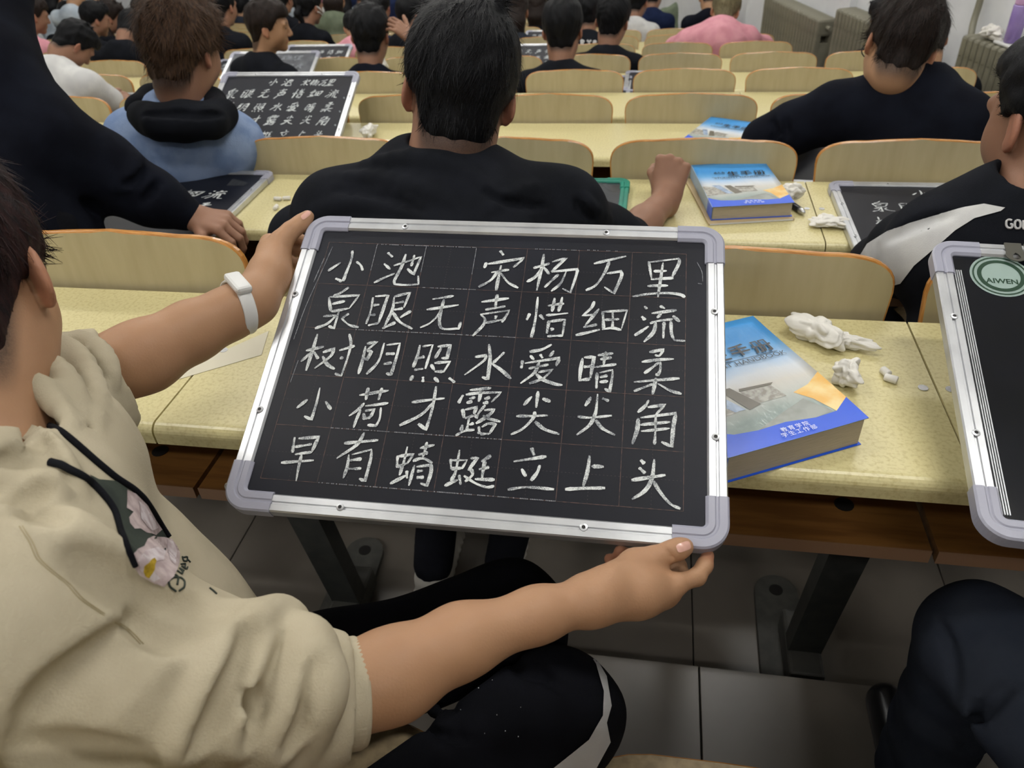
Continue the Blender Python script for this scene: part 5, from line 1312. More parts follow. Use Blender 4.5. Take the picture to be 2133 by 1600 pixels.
    for nm, pts, m in (('petal', [(262, 1022), (280, 1030), (305, 1055), (320, 1082), (335, 1104), (322, 1115), (303, 1112), (290, 1103), (278, 1104), (268, 1092), (266, 1080), (275, 1068), (261, 1060), (262, 1045)], M_pp),
                       ('petal', [(285, 1045), (300, 1058), (312, 1078), (326, 1100), (312, 1108), (300, 1095), (290, 1082), (288, 1065)], M_pp2),
                       ('petal', [(298, 1140), (305, 1125), (318, 1118), (340, 1120), (356, 1124), (366, 1138), (373, 1152), (372, 1172), (366, 1190), (360, 1202), (346, 1214), (340, 1222), (320, 1215), (305, 1206), (290, 1196), (279, 1178), (274, 1155), (285, 1146)], M_pp),
                       ('petal', [(300, 1150), (325, 1143), (342, 1150), (338, 1170), (322, 1172), (318, 1190), (330, 1205), (318, 1211), (304, 1200), (292, 1185), (286, 1165)], M_pp2),
                       ('petal', [(345, 1125), (358, 1130), (366, 1150), (362, 1180), (352, 1170), (346, 1150)], M_pp2),
                       ('stamen', [(297, 1178), (318, 1166), (322, 1172), (316, 1188), (308, 1202), (300, 1198), (296, 1188)], M_py)):
        dr.poly(nm, pts, m, P0, .0014 if m is M_pp else .0018 if m is M_pp2 else .0022)
    lw = .0008
    for pts in ([(366, 1232), (352, 1222), (350, 1210), (360, 1203), (376, 1204), (384, 1212), (383, 1224), (372, 1231)], [(364, 1198), (371, 1203), (368, 1219)], [(368, 1190), (378, 1197), (380, 1192), (372, 1184), (382, 1190)], [(376, 1176), (386, 1174), (384, 1184), (376, 1180), (388, 1188), (390, 1182)], [(380, 1162), (390, 1160), (389, 1170), (381, 1169), (379, 1160)], [(390, 1166), (396, 1172)], [(436, 1226), (444, 1232), (450, 1238)]):
        q = dr.line('script_lettering', pts, lw, M_pg, P0, .0006)
        if q: q['kind'] = 'stuff'
    M_cord = cloth('black_cord', '111217', '1A1B20', bump=.6, bscale=1500)
    dr.line('drawstring', [(55, 862), (80, 872), (105, 886), (150, 922), (200, 966), (240, 999), (275, 1020), (298, 1041), (319, 1071), (338, 1102), (350, 1120)], .0033, M_cord, P0, taper=(1, .7))
    dr.line('drawstring', [(105, 966), (130, 970), (160, 988), (185, 1005), (208, 1028), (226, 1050), (238, 1070), (248, 1108), (264, 1148), (282, 1178)], .0033, M_cord, P0, taper=(1, .6))
    M_st = cloth('seam_thread', 'A79A7B', '978B6C')
    for off in (0, 7):
        q = dr.line('seam_stitching', [(40+off, 1096), (62+off, 1130), (75+off, 1165), (110+off, 1195), (140+off, 1218), (165+off, 1248), (220+off, 1285), (262+off, 1310), (292+off, 1342)], .00035, M_st, P0, .0002)
    # --- black trousers with a white side stripe
    kL = at_z(1085, 1262, .470); kR = at_z(1166, 1475, .475)
    hR = D(420, 1500, .74); hL = D(500, 1330, .90)
    hL = np.array((-.47, .46, .505)); hR = np.array((-.40, .15, .505))
    def tf(Fd):
        for q in ([(880, 1440), (940, 1480), (960, 1510)], [(800, 1490), (900, 1530), (990, 1545)], [(1090, 1370), (1130, 1400), (1170, 1440)], [(1060, 1360), (1080, 1400), (1140, 1420)]): fold(Fd, q, .006, .012, -1, sink=.2)
        fold(Fd, [(860, 1450), (930, 1500), (1000, 1520)], .007, .012, 1, sink=.5)
    tr = lower_body(P0, hL, hR, N3(kL)+(-.01, -.02, .0), N3(kR)+(.0, -.015, .02), (-.12, .60, .13), (-.14, .46, .10), [M_ctrou], .006, (.088, .074, .060), folds=tf, shoes=[M_white])
    dr2 = Drape([tr])
    o = dr2.poly('white_side_stripe', [(1195, 1320), (1215, 1345), (1240, 1385), (1256, 1440), (1254, 1490), (1225, 1540), (1150, 1600), (1240, 1600), (1270, 1545), (1262, 1505), (1272, 1470), (1262, 1410), (1232, 1358), (1200, 1322)], cloth('white_stripe_cloth', 'CFCFD0', 'C5C5C7'), P0, .0016, 5)
    mb = MB(); rng = np.random.default_rng(2)
    for i in range(9):
        x, y = 940+rng.random()*220, 1390+rng.random()*150; h = dr2.hit(x, y, .001)
        if h: rr_ = .0003+.0003*rng.random(); mb.box(h-Vector((rr_,)*3), h+Vector((rr_,)*3))
    if mb.v: tag(mb.build('chalk_specks', M_chalk, P0), kind='stuff')
    # --- white fitness band on the left wrist
    a, b_ = D(470, 656, .967), D(522, 630, .983); ax_ = Vector(b_-a).normalized(); c = Vector(D(497, 640, .976)); ax_ = (ax_+Vector((.0, 0, -.25))).normalized()
    q1 = (Vector((0, 0, 1))-ax_*ax_.z).normalized(); q2 = ax_.cross(q1); v = []; n = 64; rw, rh = .0345, .0335
    for d_, e_ in ((-.0085, 0), (-.0085, .0022), (-.0065, .0030), (.0065, .0030), (.0085, .0022), (.0085, 0)):
        for k in range(n):
            t = 2*math.pi*k/n; v.append(c+ax_*d_+q1*math.cos(t)*(rh+e_)+q2*math.sin(t)*(rw+e_))
    mb = MB().add(v, [(i*n+k, i*n+(k+1) % n, ((i+1) % 6)*n+(k+1) % n, ((i+1) % 6)*n+k) for i in range(6) for k in range(n)])
    band = mb.build('wristband', M_white, P0, True)
    best = max(((c+q1*math.cos(t)*rh+q2*math.sin(t)*rw) for t in [k*math.pi/16 for k in range(32)]), key=lambda p: -abs((p-Vector(D(478, 605, .95))).length))
    rad = (best-c).normalized(); tg = ax_.cross(rad).normalized()
    mb = MB(); Mx = Matrix(((ax_.x, tg.x, rad.x, 0), (ax_.y, tg.y, rad.y, 0), (ax_.z, tg.z, rad.z, 0), (0, 0, 0, 1))); Mx.translation = best+rad*.004
    mb.bbox((-.0105, -.020, -.006), (.0105, .020, .0045), .004, 0, Mx); mb.build('band_module', M_white, band)
    return P0
def b2and(bd, x, y, o): return bd(x, y)+o
beige_person()

# ================================================================ the other people
def cloth_form(name, parent, mat, h, paths, cuts=(), folds=None, k=.05, wob=.003, seed=1, margin=.03, mats2=None):
    allp = np.array([q for pts, rs, *_ in paths for q in pts]); R_ = max(max(rs if isinstance(rs, list) else [rs])*(w_[1] if w_ else 1) for pts, rs, *w_ in paths for w_ in [w_[0] if w_ else None])
    Fd = Fld(allp.min(0)-R_-margin, allp.max(0)+R_+margin, h)
    for pts, rs, *w_ in paths:
        sd, w = w_[0] if w_ else (None, 1.0)
        Fd.path([N3(p) for p in pts], rs, k, 1, sd, w)
    for pts, rs in cuts: Fd.path([N3(p) for p in pts], rs, .01, -1)
    if wob: Fd.wobble(wob, 16, seed); Fd.wobble(wob*.5, 38, seed+1)
    if folds: folds(Fd)
    v, f = Fd.mesh(); return vf_mesh(name, [(v, f)], [mat], parent)
def head_obj(parent, C, M, s, skin, h=.004, neck=None, extra=(), hk=None, hairm=None, hh=.004, count=2500, length=.02, seed=0, lift=.3, stub=1.0, fade=.042, **hp):
    Fh = Fld(np.minimum(C, neck)-.15*s, np.maximum(C, neck)+.15*s, h); head_prims(Fh, C, M, s, neck=neck); parts = [Fh.mesh()]+[e.mesh() for e in extra]
    b_, sd_, fr_ = hp.get('back', -.055), hp.get('side', 0.0), hp.get('front', .062)
    vf_mesh('body', parts, [skin], parent, head_col(C, M, s, b_, sd_, fr_, fade, stub))
    return hairdo(parent, C, M, s, hairm, hh, count, length, seed, lift, **hp)

# --- the student in the black hoodie in front of the board
def centre_person():
    Pn = person('person in black hoodie seen from behind, right fist beside the blue handbook', None)
    s = 1.13; M = rotm(16, 20, 13); C = D(957, 200, 1.38)
    nk = D(925, 345, 1.39)
    W = D(1388, 414, 1.835); E = D(1290, 520, 1.66)
    Fa = Fld(np.minimum(W, E)-.12, np.maximum(W, E)+.16, .0035)
    Fa.path([E, (E+W)/2, W], [.043, .038, .028], .02)
    f_ = (W-E)/np.linalg.norm(W-E)+np.array((0, .2, .32))
    hand(Fa, W, (.12, .42, .72), (.05, 1, -.45), 1, 1.0, (82, 88, 55), 1, (45, 50, 30))
    head_obj(Pn, C, M, s, M_skin2, .0036, nk, [Fa], hairm=M_hblack, hh=.0036, count=5000, length=.020, seed=2, lift=.5, vol=1.7, back=-.080, side=-.006, front=.06, amp=.0025, tuft=26, fade=.045)
    sd = np.array((1, -.1, 0)); LS = D(712, 452, 1.44); RS = D(1165, 440, 1.45); mid = D(930, 425, 1.42)
    def fo(Fd):
        for q, r, op in (([(760, 345), (850, 330), (960, 352), (1030, 410)], .016, 1), ([(700, 372), (790, 372), (880, 395), (960, 440)], .014, 1), ([(640, 452), (720, 420), (800, 428), (868, 455)], .016, 1), ([(1000, 455), (1050, 412), (1110, 388)], .012, 1),
                         ([(700, 395), (800, 405), (880, 440)], .009, -1), ([(1010, 400), (1060, 425), (1130, 430)], .008, -1), ([(1215, 405), (1225, 430), (1270, 455)], .010, 1), ([(1200, 415), (1210, 440), (1240, 465)], .008, -1)): fold(Fd, q, r, r, op, sink=.55)
    cloth_form('hoodie', Pn, M_cblack, .0065, [([D(925, 375, 1.42), mid, D(925, 560, 1.40), (-.39, 1.31, .40)], [.075, .115, .135, .150], (sd, 1.35)),
        ([LS, mid, RS], [.080, .095, .078]), ([LS, D(632, 500, 1.60), D(640, 520, 1.66)], [.076, .060, .055]), ([D(640, 520, 1.66), D(820, 430, 1.80)], [.052, .042]),
        ([RS, D(1262, 500, 1.62), E], [.074, .062, .055]), ([E, E+(W-E)*.18], [.052, .050]),
        ([D(850, 330, 1.42), D(925, 352, 1.375), D(1010, 372, 1.40), D(1030, 350, 1.48)], [.030, .032, .030, .028])], folds=fo, k=.05, cuts=[([nk+np.array((0, .01, .08)), nk], [.066, .050])], wob=.002)
    lower_body(Pn, (-.47, 1.33, .37), (-.30, 1.33, .37), (-.50, 1.76, .36), (-.22, 1.74, .36), (-.47, 1.17, -.07), (-.30, 1.20, -.07), M_ctrou, .012, shoes=[nmat('pale_grey_shoe', 'B9B5AC', .6)], ridges=True)
    return Pn
centre_person()

# --- person at the right edge in the black and white jacket
def jacket_person():
    Pn = person('person at right edge in black jacket with white shoulder band', None)
    s = 1.02; M = rotm(20, 14, 4); ear = D(2112, 268, 1.14); C = ear-M@(np.array((-.079, -.010, 0))*s); nk = D(2150, 430, 1.17)
    head_obj(Pn, C, M, s, M_skin2, .0036, nk, [], hairm=M_hblack, hh=.0036, count=4200, length=.012, seed=6, lift=.25, vol=1.35, back=-.06, side=.016, front=.070, amp=.0022, tuft=4, fade=.035)
    LS = D(1960, 520, 1.24); RS = D(2330, 470, 1.10); mid = D(2150, 480, 1.20); E = D(1835, 556, 1.52); sd = np.array((1, -.15, 0))
    def fo(Fd):
        for q, r, op in (([(1850, 500), (1900, 470), (1980, 448)], .010, -1), ([(2000, 640), (2060, 600), (2133, 580)], .012, -1)): fold(Fd, q, r, r, op)
    jk = cloth_form('jacket', Pn, M_cblack, .0065, [([D(2150, 440, 1.17), mid, D(2140, 700, 1.22), (.66, 1.30, .40)], [.070, .105, .125, .145], (sd, 1.3)), ([LS, mid, RS], [.078, .09, .08]), ([LS, D(1900, 530, 1.38), E], [.078, .070, .056]), ([E, D(1990, 500, 1.62)], [.050, .042]), ([RS, D(2420, 480, 1.35), D(2350, 430, 1.6)], [.07, .055, .04])], folds=fo, k=.05, cuts=[([nk+np.array((0, 0, .08)), nk], [.066, .052])], wob=.0015)
    dr = Drape([jk])
    dr.poly('white_shoulder_band', [(1785, 545), (1808, 508), (1850, 482), (1900, 462), (1960, 444), (2010, 432), (2050, 425), (2094, 433), (2085, 440), (2030, 455), (1990, 480), (1950, 515), (1905, 553), (1877, 590), (1840, 600), (1790, 600)], M_cwhite, Pn, .0018, 5)
    for pts in ([(2108, 459), (2101, 457), (2096, 461), (2096, 470), (2100, 475), (2108, 475), (2109, 467), (2104, 467)], [(2117, 459), (2114, 463), (2114, 471), (2117, 476), (2123, 476), (2126, 472), (2126, 463), (2123, 459), (2117, 459)], [(2132, 459), (2131, 477), (2140, 478)]):
        q = dr.line('white_lettering', pts, .0016, M_cwhite, Pn, .0012)
        if q: q['kind'] = 'stuff'
    lower_body(Pn, (.56, 1.33, .37), (.75, 1.33, .37), (.52, 1.76, .36), (.78, 1.74, .36), (.55, 1.60, -.06), (.75, 1.60, -.06), M_ctrou, .014, shoes=[M_white])
jacket_person()

# --- standing person in black, bent over the second desk at the left
def standing_person():
    Pn = person('standing person in black leaning over the desk at upper left, sleeve across a chalkboard', None)
    W = D(402, 452, 1.855); E = D(215, 358, 1.76); deskz = deskZ(1)
    M = rotm(-20, 45, 0); C = D(30, -230, 1.72); nk = D(-20, -70, 1.70)
    Fa = Fld(W+(-.10, -.10, -.10), W+(.20, .22, .10), .0035)
    Fa.path([W+(W-D(370, 425, 1.83))*(-1.2), W], [.032, .027], .02)
    tip = D(447, 492, 1.83)
    hand(Fa, W, (tip-W)*(1, 1, .35)+np.array((.02, .03, 0)), (0, .15, -1), -1, .98, (40, 45, 30), 3, (5, 25, 10))
    head_obj(Pn, C, M, 1.0, M_skin2, .006, nk, [Fa], hairm=M_hblack, hh=.006, count=0)
    Ap = D(-75, 130, 1.66)
    def fo(Fd):
        for q, r, op in (([(175, 420), (215, 445), (260, 470)], .014, -1), ([(290, 330), (270, 380), (235, 390)], .018, 1), ([(330, 380), (300, 420)], .010, -1), ([(255, 385), (290, 380), (300, 350)], .010, -1)): fold(Fd, q, r, r, op)
    cloth_form('hoodie', Pn, M_cnavy, .0075, [([D(-40, -20, 1.70), Ap, D(0, 320, 1.70), D(60, 520, 1.74), (-1.42, 1.30, .78)], [.10, .135, .150, .150, .15], (np.array((1, -.3, 0)), 1.12)),
        ([D(-40, 160, 1.62), D(85, 290, 1.66), E], [.110, .095, .080]), ([E, D(320, 414, 1.81), D(385, 444, 1.845)], [.079, .060, .040])], folds=fo, k=.04, wob=.003)
    lower_body(Pn, (-1.52, 1.32, .72), (-1.30, 1.34, .72), (-1.56, 1.50, .32), (-1.26, 1.50, .32), (-1.58, 1.46, -.08), (-1.25, 1.46, -.08), M_ctrou, .016, shoes=[M_white])
standing_person()

# --- brown-haired person in denim
def denim_person():
    Pn = person('brown-haired person in blue denim jacket and black hood, seen from behind', None)
    s = 1.10; M = rotm(-6, 16, 3); C = D(380, 108, 2.16); nk = D(385, 222, 2.20)
    head_obj(Pn, C, M, s, M_skin2, .005, nk, [], hairm=M_hbrown, hh=.0045, count=5500, length=.030, seed=9, lift=.42, vol=2.6, back=-.080, side=-.008, front=.07, amp=.004, tuft=40, fade=.040)
    cloth_form('denim_jacket', Pn, M_cdenim, .008, [([D(385, 250, 2.24), D(385, 330, 2.26), (-1.43, 2.22, .25)], [.10, .13, .15], (np.array((1, 0, 0)), 1.3)), ([D(282, 290, 2.26), D(390, 275, 2.24), D(480, 300, 2.22)], [.075, .09, .085]), ([D(480, 300, 2.22), D(520, 345, 2.34), D(560, 330, 2.5)], [.085, .070, .05]), ([D(282, 290, 2.26), D(250, 340, 2.38), D(330, 320, 2.55)], [.075, .06, .045])], k=.05,
               cuts=[([nk+np.array((0, 0, .08)), nk], [.07, .055])])
    def fo(Fd): fold(Fd, [(300, 238), (360, 236), (420, 240), (465, 238)], .012, .01, -1)
    cloth_form('black_hood', Pn, M_cblack, .006, [([D(296, 240, 2.12), D(330, 258, 2.06), D(385, 258, 2.05), D(440, 256, 2.06), D(462, 238, 2.12), D(440, 212, 2.24), D(380, 200, 2.30), D(320, 208, 2.26), D(290, 225, 2.2)], .038), ([D(320, 250, 2.10), D(385, 252, 2.08), D(440, 250, 2.10)], [.045, .05, .045])], folds=fo, k=.03, wob=.0015)
denim_person()

# --- bespectacled person in navy knit
def glasses_person():
    Pn = person('bespectacled person in navy black sweater bent over the third-row desk', None)
    s = 1.04; M = rotm(0, 26, 14); C = D(1874, 100, 2.12); nk = D(1903, 176, 2.21)
    head_obj(Pn, C, M, s, M_skin, .0045, nk, [], hairm=M_hdark, hh=.0045, count=4200, length=.026, seed=12, lift=.5, vol=1.7, back=-.076, side=-.004, front=.06, amp=.0035, tuft=34, fade=.045)
    E = D(1590, 292, 2.34); LS = D(1745, 236, 2.20); RS = D(2000, 262, 2.14)
    cloth_form('sweater', Pn, M_cnavy, .008, [([D(1905, 188, 2.19), D(1885, 245, 2.20), D(1880, 400, 2.22), (.66, 2.24, .22)], [.085, .12, .14, .15], (np.array((1, -.1, 0)), 1.3)), ([LS, D(1893, 222, 2.2), RS], [.078, .105, .085]), ([LS, D(1655, 268, 2.27), E], [.078, .068, .056]), ([E, D(1700, 262, 2.55)], [.052, .04]), ([RS, D(2060, 300, 2.3), D(2000, 270, 2.5)], [.082, .06, .045])], k=.05, cuts=[([nk+np.array((0, 0, .09)), nk+np.array((0, 0, .03))], [.060, .050])],
               folds=lambda Fd: [fold(Fd, q, .010, .01, -1) for q in ([(1610, 252), (1618, 275), (1610, 295)], [(1632, 246), (1640, 270), (1634, 292)])])
    T = lambda p: C+M@(np.array(p)*s)
    g = MB()
    for sx in (-1, 1): g.tube([T((sx*.078, -.012, .014)), T((sx*.079, .03, .014)), T((sx*.074, .105, .012))], .0022, 8)
    for sx in (-1, 1): g.tube([T((sx*.045+.027*math.cos(a), .112, .006+.021*math.sin(a))) for a in [2*math.pi*k/20 for k in range(21)]], .0018, 6)
    g.tube([T((-.018, .113, .008)), T((.018, .113, .008))], .0018, 6); g.build('eyeglasses', M_black, Pn, True)
glasses_person()

# --- person at the lower right: only the knee shows
def knee_person():
    Pn = person('person in charcoal trousers at lower right, knee in view', None)
    k1 = N3(at_z(2010, 1300, .47))
    C = np.array((.80, .02, 1.14)); nk = C+(0, -.03, -.20)
    head_obj(Pn, C, rotm(20, 20, 0), 1.0, M_skin, .007, nk, [], hairm=M_hblack, hh=.007, count=0)
    cloth_form('sweater', Pn, M_cgrey, .012, [([nk, (.80, -.05, .78), (.78, .08, .54)], [.08, .13, .14]), ([(.62, -.02, .86), (.66, .22, .66), (.62, .45, .70)], [.07, .055, .04]), ([(.98, -.04, .86), (1.02, .22, .66), (.84, .45, .70)], [.07, .055, .04])], wob=.002)
    def tf(Fd):
        fold(Fd, [(2010, 1560), (2040, 1480), (2110, 1420)], .010, .012, -1); fold(Fd, [(1960, 1300), (1985, 1360), (1990, 1440)], .006, .012, -1)
    lower_body(Pn, (.70, .14, .50), (.90, .12, .50), k1+np.array((.01, -.03, 0)), k1+np.array((.36, .05, 0)), k1+np.array((.02, -.02, -.36)), k1+np.array((.36, .05, -.36)), M_cgrey, .007, (.095, .078, .06), folds=tf, shoes=[M_black])
knee_person()

# ---------------------------------------------------------------- people farther down the hall
def shirt0(o): return [c for c in o.children if c.name.startswith('shirt')][0]
SPOTS = []
def sitter(label, px, py, n, yaw=0, pitch=20, roll=0, s=1.0, skin=M_skin2, hair=M_hblack, shirt=M_cblack, kind='short', dy=.36, h=None, C=None, arms=True, slump=0.0, vol=1.4, strand=None, group=None, tee=False):
    """a seated person in row n; head centre on the ray (px,py) at the row's depth"""
    h = h or (.0075 if n >= 5 else .0058)
    if C is None: C = N3(at_y(px, py, rowY(n)+dy))
    C = np.array(C, float); SPOTS.append((n, C[0])); M = rotm(yaw, pitch, roll); Pn = person(label, None, group)
    fy = np.array((0, 1, 0)); lean = math.radians(min(60, pitch*.6+slump*40))
    seat = np.array((C[0]+.02, rowY(n)+.24, seatZ(n)+.11)); nk = C+M@np.array((0, -.05, -.15))*s*.75+np.array((0, -.02, -.045))
    ups = (C[2]-seat[2]); sh = nk+np.array((0, -.035, -.024))
    head_obj(Pn, C, M, s, skin, h, nk, [], hairm=hair, hh=h, count=0 if n >= 5 else (1500 if strand is None else strand), length=.018, seed=int(px+py), lift=.3, vol=vol, back=(-.07 if kind not in ('long', 'bob') else -.10), side=-.005, front=.06, amp=.003, tuft=14, fade=.022)
    if kind in ('long', 'tail', 'bun'):
        T = lambda p: C+M@(np.array(p)*s)
        if kind == 'long': G = [([T((0, -.05, .03)), T((0, -.085, -.06)), C+np.array((0, -.11, -.19)), C+np.array((0, -.10, -.28))], [.075, .072, .062, .035], (M[:, 0], 1.35))]
        elif kind == 'tail': G = [([T((0, -.09, .01)), T((0, -.125, -.05)), C+np.array((0, -.10, -.17))], [.030, .028, .012])]
        else: G = [([T((0, -.03, .125)), T((0, -.035, .15))], [.032, .034])]
        cloth_form('hair_length', Pn, hair, h, G, k=.02, wob=.002)
    sd = np.array((math.cos(math.radians(yaw*.35)), math.sin(math.radians(yaw*.35)), 0)); W2 = .165
    L_ = sh-sd*W2+(0, 0, -.045); R_ = sh+sd*W2+(0, 0, -.045)
    dzk = deskZ(n+1)+.05; eY = rowY(n+1)-.22
    G = [([sh+(0, 0, .01), sh*.62+seat*.38+(0, -.02, 0), seat], [.080, .115, .135], (sd, 1.3)), ([L_, sh+(0, 0, -.03), R_], [.066, .085, .066])]
    bare = []
    if arms:
        for q, sx in ((L_, -1), (R_, 1)):
            e = np.array((q[0]+sx*.06, min(q[1]+.16, eY), max(dzk, q[2]-.26))); w_ = np.array((q[0]-sx*.09, min(e[1]+.20, rowY(n+1)-.08), dzk))
            if tee: G.append(([q, q*.45+e*.55], [.066, .056])); bare.append((q*.5+e*.5, e, w_))
            else: G += [([q, e], [.066, .050]), ([e, w_], [.048, .036])]
    cloth_form('shirt', Pn, shirt, h*1.25, G, k=.05, cuts=[([nk+(0, 0, .09), nk+(0, 0, .035)], [.060, .050])] if n < 5 else [], wob=.003, seed=int(px))
    if bare:
        allp = np.array([p for q in bare for p in q]); Fd = Fld(allp.min(0)-.12, allp.max(0)+.16, h)
        for a, e, w_ in bare: Fd.path([a, e, w_], [.040, .038, .026], .02); Fd.cap(w_, w_+(w_-e)/np.linalg.norm(w_-e)*.07, .026, .018, .02)
        v, f = Fd.mesh(); vf_mesh('forearms', [(v, f)], [skin], Pn, lambda V: np.zeros((len(V), 3)))
    return Pn, C, M
sitter('person in white t-shirt bent over the desk at upper left, elbow out', 154, 94, 2, -28, 58, 10, .82, M_skin2, M_hblack, M_cwhite, tee=True, dy=.50, vol=1.0, slump=.4)
gp, gC, gM = sitter('person with dark brown hair in profile facing right, low ponytail', 560, 58, 3, -72, 8, 0, 1.02, M_skin, M_hdark, M_cblack, 'bob', vol=1.3, dy=.30)
sitter('person with rounded black hair just right of the leaning chalkboard, bare neck', 772, 76, 3, 4, 12, 2, 1.12, M_skin2, M_hblack, M_cnavy, dy=.30)
sitter('person in black t-shirt with swept black hair and both ears showing', 1172, 66, 3, 0, 14, 0, 1.12, M_skin2, M_hblack, M_cblack, vol=1.9, dy=.28)
sitter('person in black t-shirt with tousled black hair right of the swept-hair person', 1276, 46, 4, -10, 16, 4, 1.12, M_skin2, M_hblack, M_cblack, vol=2.0, dy=.30)
pk, pC, pM = sitter('person asleep in pink sweater with olive blond hair', 1510, 26, 5, -4, 40, 8, 1.12, M_skin, M_holive, M_cpink, vol=1.6, slump=1, dy=.50)
PY = rowY(5)+.30
bpy.data.objects.remove(shirt0(pk))
cloth_form('shirt', pk, M_cpink, .009, [([N3(at_y(1500, 66, PY+.05)), N3(at_y(1495, 92, PY-.03)), (pC[0]-.03, rowY(5)+.22, seatZ(5)+.12)], [.10, .16, .15], (np.array((1, 0, 0)), 1.25)), ([N3(at_y(1432, 92, PY+.02)), N3(at_y(1495, 74, PY+.04)), N3(at_y(1552, 86, PY+.02))], [.095, .11, .095]), ([N3(at_y(1432, 92, PY+.02)), N3(at_y(1408, 100, PY+.22)), N3(at_y(1450, 88, PY+.42))], [.09, .07, .05]), ([N3(at_y(1552, 86, PY+.02)), N3(at_y(1588, 98, PY+.20)), N3(at_y(1560, 88, PY+.42))], [.09, .07, .05])], k=.05, wob=.006,
    folds=lambda Fd: [fold(Fd, q, .016, .012, -1) for q in ([(1484, 52), (1490, 70), (1497, 84)], [(1540, 60), (1545, 80), (1542, 98)], [(1572, 78), (1562, 95)], [(1425, 78), (1432, 96)])])
sitter('person in black behind the pink sweater person', 1478, -4, 7, 0, 40, 0, 1.1, M_skin, M_hblack, M_cnavy, slump=.5, h=.0085)
sitter('person with brown-tinged hair hidden behind the bespectacled person', 1930, 84, 3, 6, 30, 0, 1.0, M_skin, M_hdark, M_cblack)
sitter('person in black beside the middle radiator, left of the bespectacled person', 1848, 42, 4, 20, 30, 0, 1.0, M_skin, M_hblack, M_cnavy)
tp1, _, _ = sitter('person in black t-shirt with white back print, slumped at upper left', 275, 66, 4, 0, 62, 0, 1.0, M_skin2, M_hblack, M_cblack, slump=1)
sitter('person with black hair and dark face turned right at upper left corner', 68, 34, 5, -35, 20, 0, 1.1, M_skin2, M_hdark, M_cpink)
sitter('person with long black hair at upper left, second from the corner', 112, 2, 8, 0, 15, 0, 1.2, M_skin, M_hblack, M_cpale, 'long')
sitter('person with long black hair behind the white t-shirt person', 146, 36, 7, -10, 25, 0, 1.1, M_skin, M_hblack, M_cblack, 'long')
sitter('person with short black hair and dark top, right of the long-haired pair', 199, 42, 5, -40, 20, 0, 1.0, M_skin2, M_hblack, M_cblack)
sitter('person with dark brown hair just right of the short black hair at upper left', 230, 38, 6, -50, 20, 0, 1.1, M_skin2, M_hdark, M_cblack, 'long')
sitter('person with black hair just left of the brown-haired person', 300, 30, 6, 10, 15, 0, 1.05, M_skin2, M_hblack, M_cblack)
sitter('person in pale blue shirt at the top left', 158, -8, 7, 0, 40, 0, 1.0, M_skin, M_hblack, M_cpale, slump=.6)
sitter('person slumped in white shirt at the top left', 215, -6, 8, 0, 60, 0, 1.1, M_skin, M_hblack, M_cwhite, slump=1)
sitter('person with black hair and black top right above the brown-haired person', 463, 16, 5, -10, 12, 0, 1.15, M_skin2, M_hblack, M_cblack)
sitter('person with tan face behind the brown hair at top', 420, 4, 7, -30, 10, 0, 1.0, M_skin2, M_hblack, M_cgrey)
mp, mC, mM = sitter('person with tied black hair and white mask strap at top centre left', 645, 16, 6, -25, 15, 0, 1.15, M_skin2, M_hblack, M_cblack, 'tail')
sitter('person with black hair left of the mask strap person', 590, 2, 7, -10, 10, 0, 1.0, M_skin2, M_hblack, M_cblack)
sitter('person with black hair at top above the profile person', 555, -2, 8, 30, 10, 0, 1.0, M_skin2, M_hblack, M_cgrey)
sitter('person in grey-green knit at top centre left', 700, -2, 7, 0, 25, 0, 1.0, M_skin, M_hdark, M_cgreen, 'long', slump=.4)
sitter('person in pale pink blouse left of the raised hand', 738, 60, 5, 20, 50, 0, .9, M_skin, M_hblack, M_cpink, slump=.6)
sitter('person with hair bun peeking above the rounded black hair', 776, 34, 6, 0, 15, 0, 1.0, M_skin, M_hblack, M_cnav2, 'bun')
sitter('person with black hair right of the raised hand, nearer of the pair', 851, 34, 5, -20, 15, 0, 1.0, M_skin2, M_hblack, M_cblack)
sitter('person with black hair right of the raised hand, farther of the pair', 896, 26, 7, 0, 15, 0, 1.1, M_skin2, M_hblack, M_cblack)
sitter('person in navy jacket at the top edge above the raised hand', 820, -26, 9, 0, 15, 0, 1.0, M_skin2, M_hblack, M_cnav2)
sitter('person with black hair beside the yellow garment', 947, 18, 6, 0, 10, 0, 1.1, M_skin2, M_hblack, M_cgrey)
sitter('person with brown hair in cream knit near top centre', 996, 12, 7, 0, 15, 0, 1.1, M_skin, M_hdark, M_ccream)
sitter('person in yellow top near top centre', 972, -20, 9, 0, 15, 0, 1.0, M_skin, M_hblack, M_cyel)
sitter('person with long dark brown hair near top centre', 1074, 26, 6, 0, 15, 0, 1.25, M_skin, M_hdark, M_cgrey, 'long')
sitter('person with rounded brown hair behind the swept-hair person', 1120, 20, 8, 0, 10, 0, 1.2, M_skin, M_hdark, M_cblack, 'long')
tp2, _, _ = sitter('person in black t-shirt with white letters between the two near black-haired people', 1226, 28, 5, 0, 14, 0, 1.0, M_skin2, M_hblack, M_cblack)
sitter('person in white shirt right of the tousled-hair person', 1328, 6, 7, -15, 20, 0, 1.1, M_skin2, M_hblack, M_cwhite)
sitter('person in navy top at the top edge right of the white shirt', 1362, -10, 8, -10, 20, 0, 1.1, M_skin2, M_hblack, M_cnav2)
sitter('person in grey-green top at the top edge above the empty seats', 1418, -18, 9, 0, 20, 0, 1.1, M_skin2, M_hblack, M_cgreen)
def shirt_of(o): return [c for c in o.children if c.name.startswith('shirt')][0]
d1 = Drape([shirt_of(tp1)]); rng = np.random.default_rng(3)
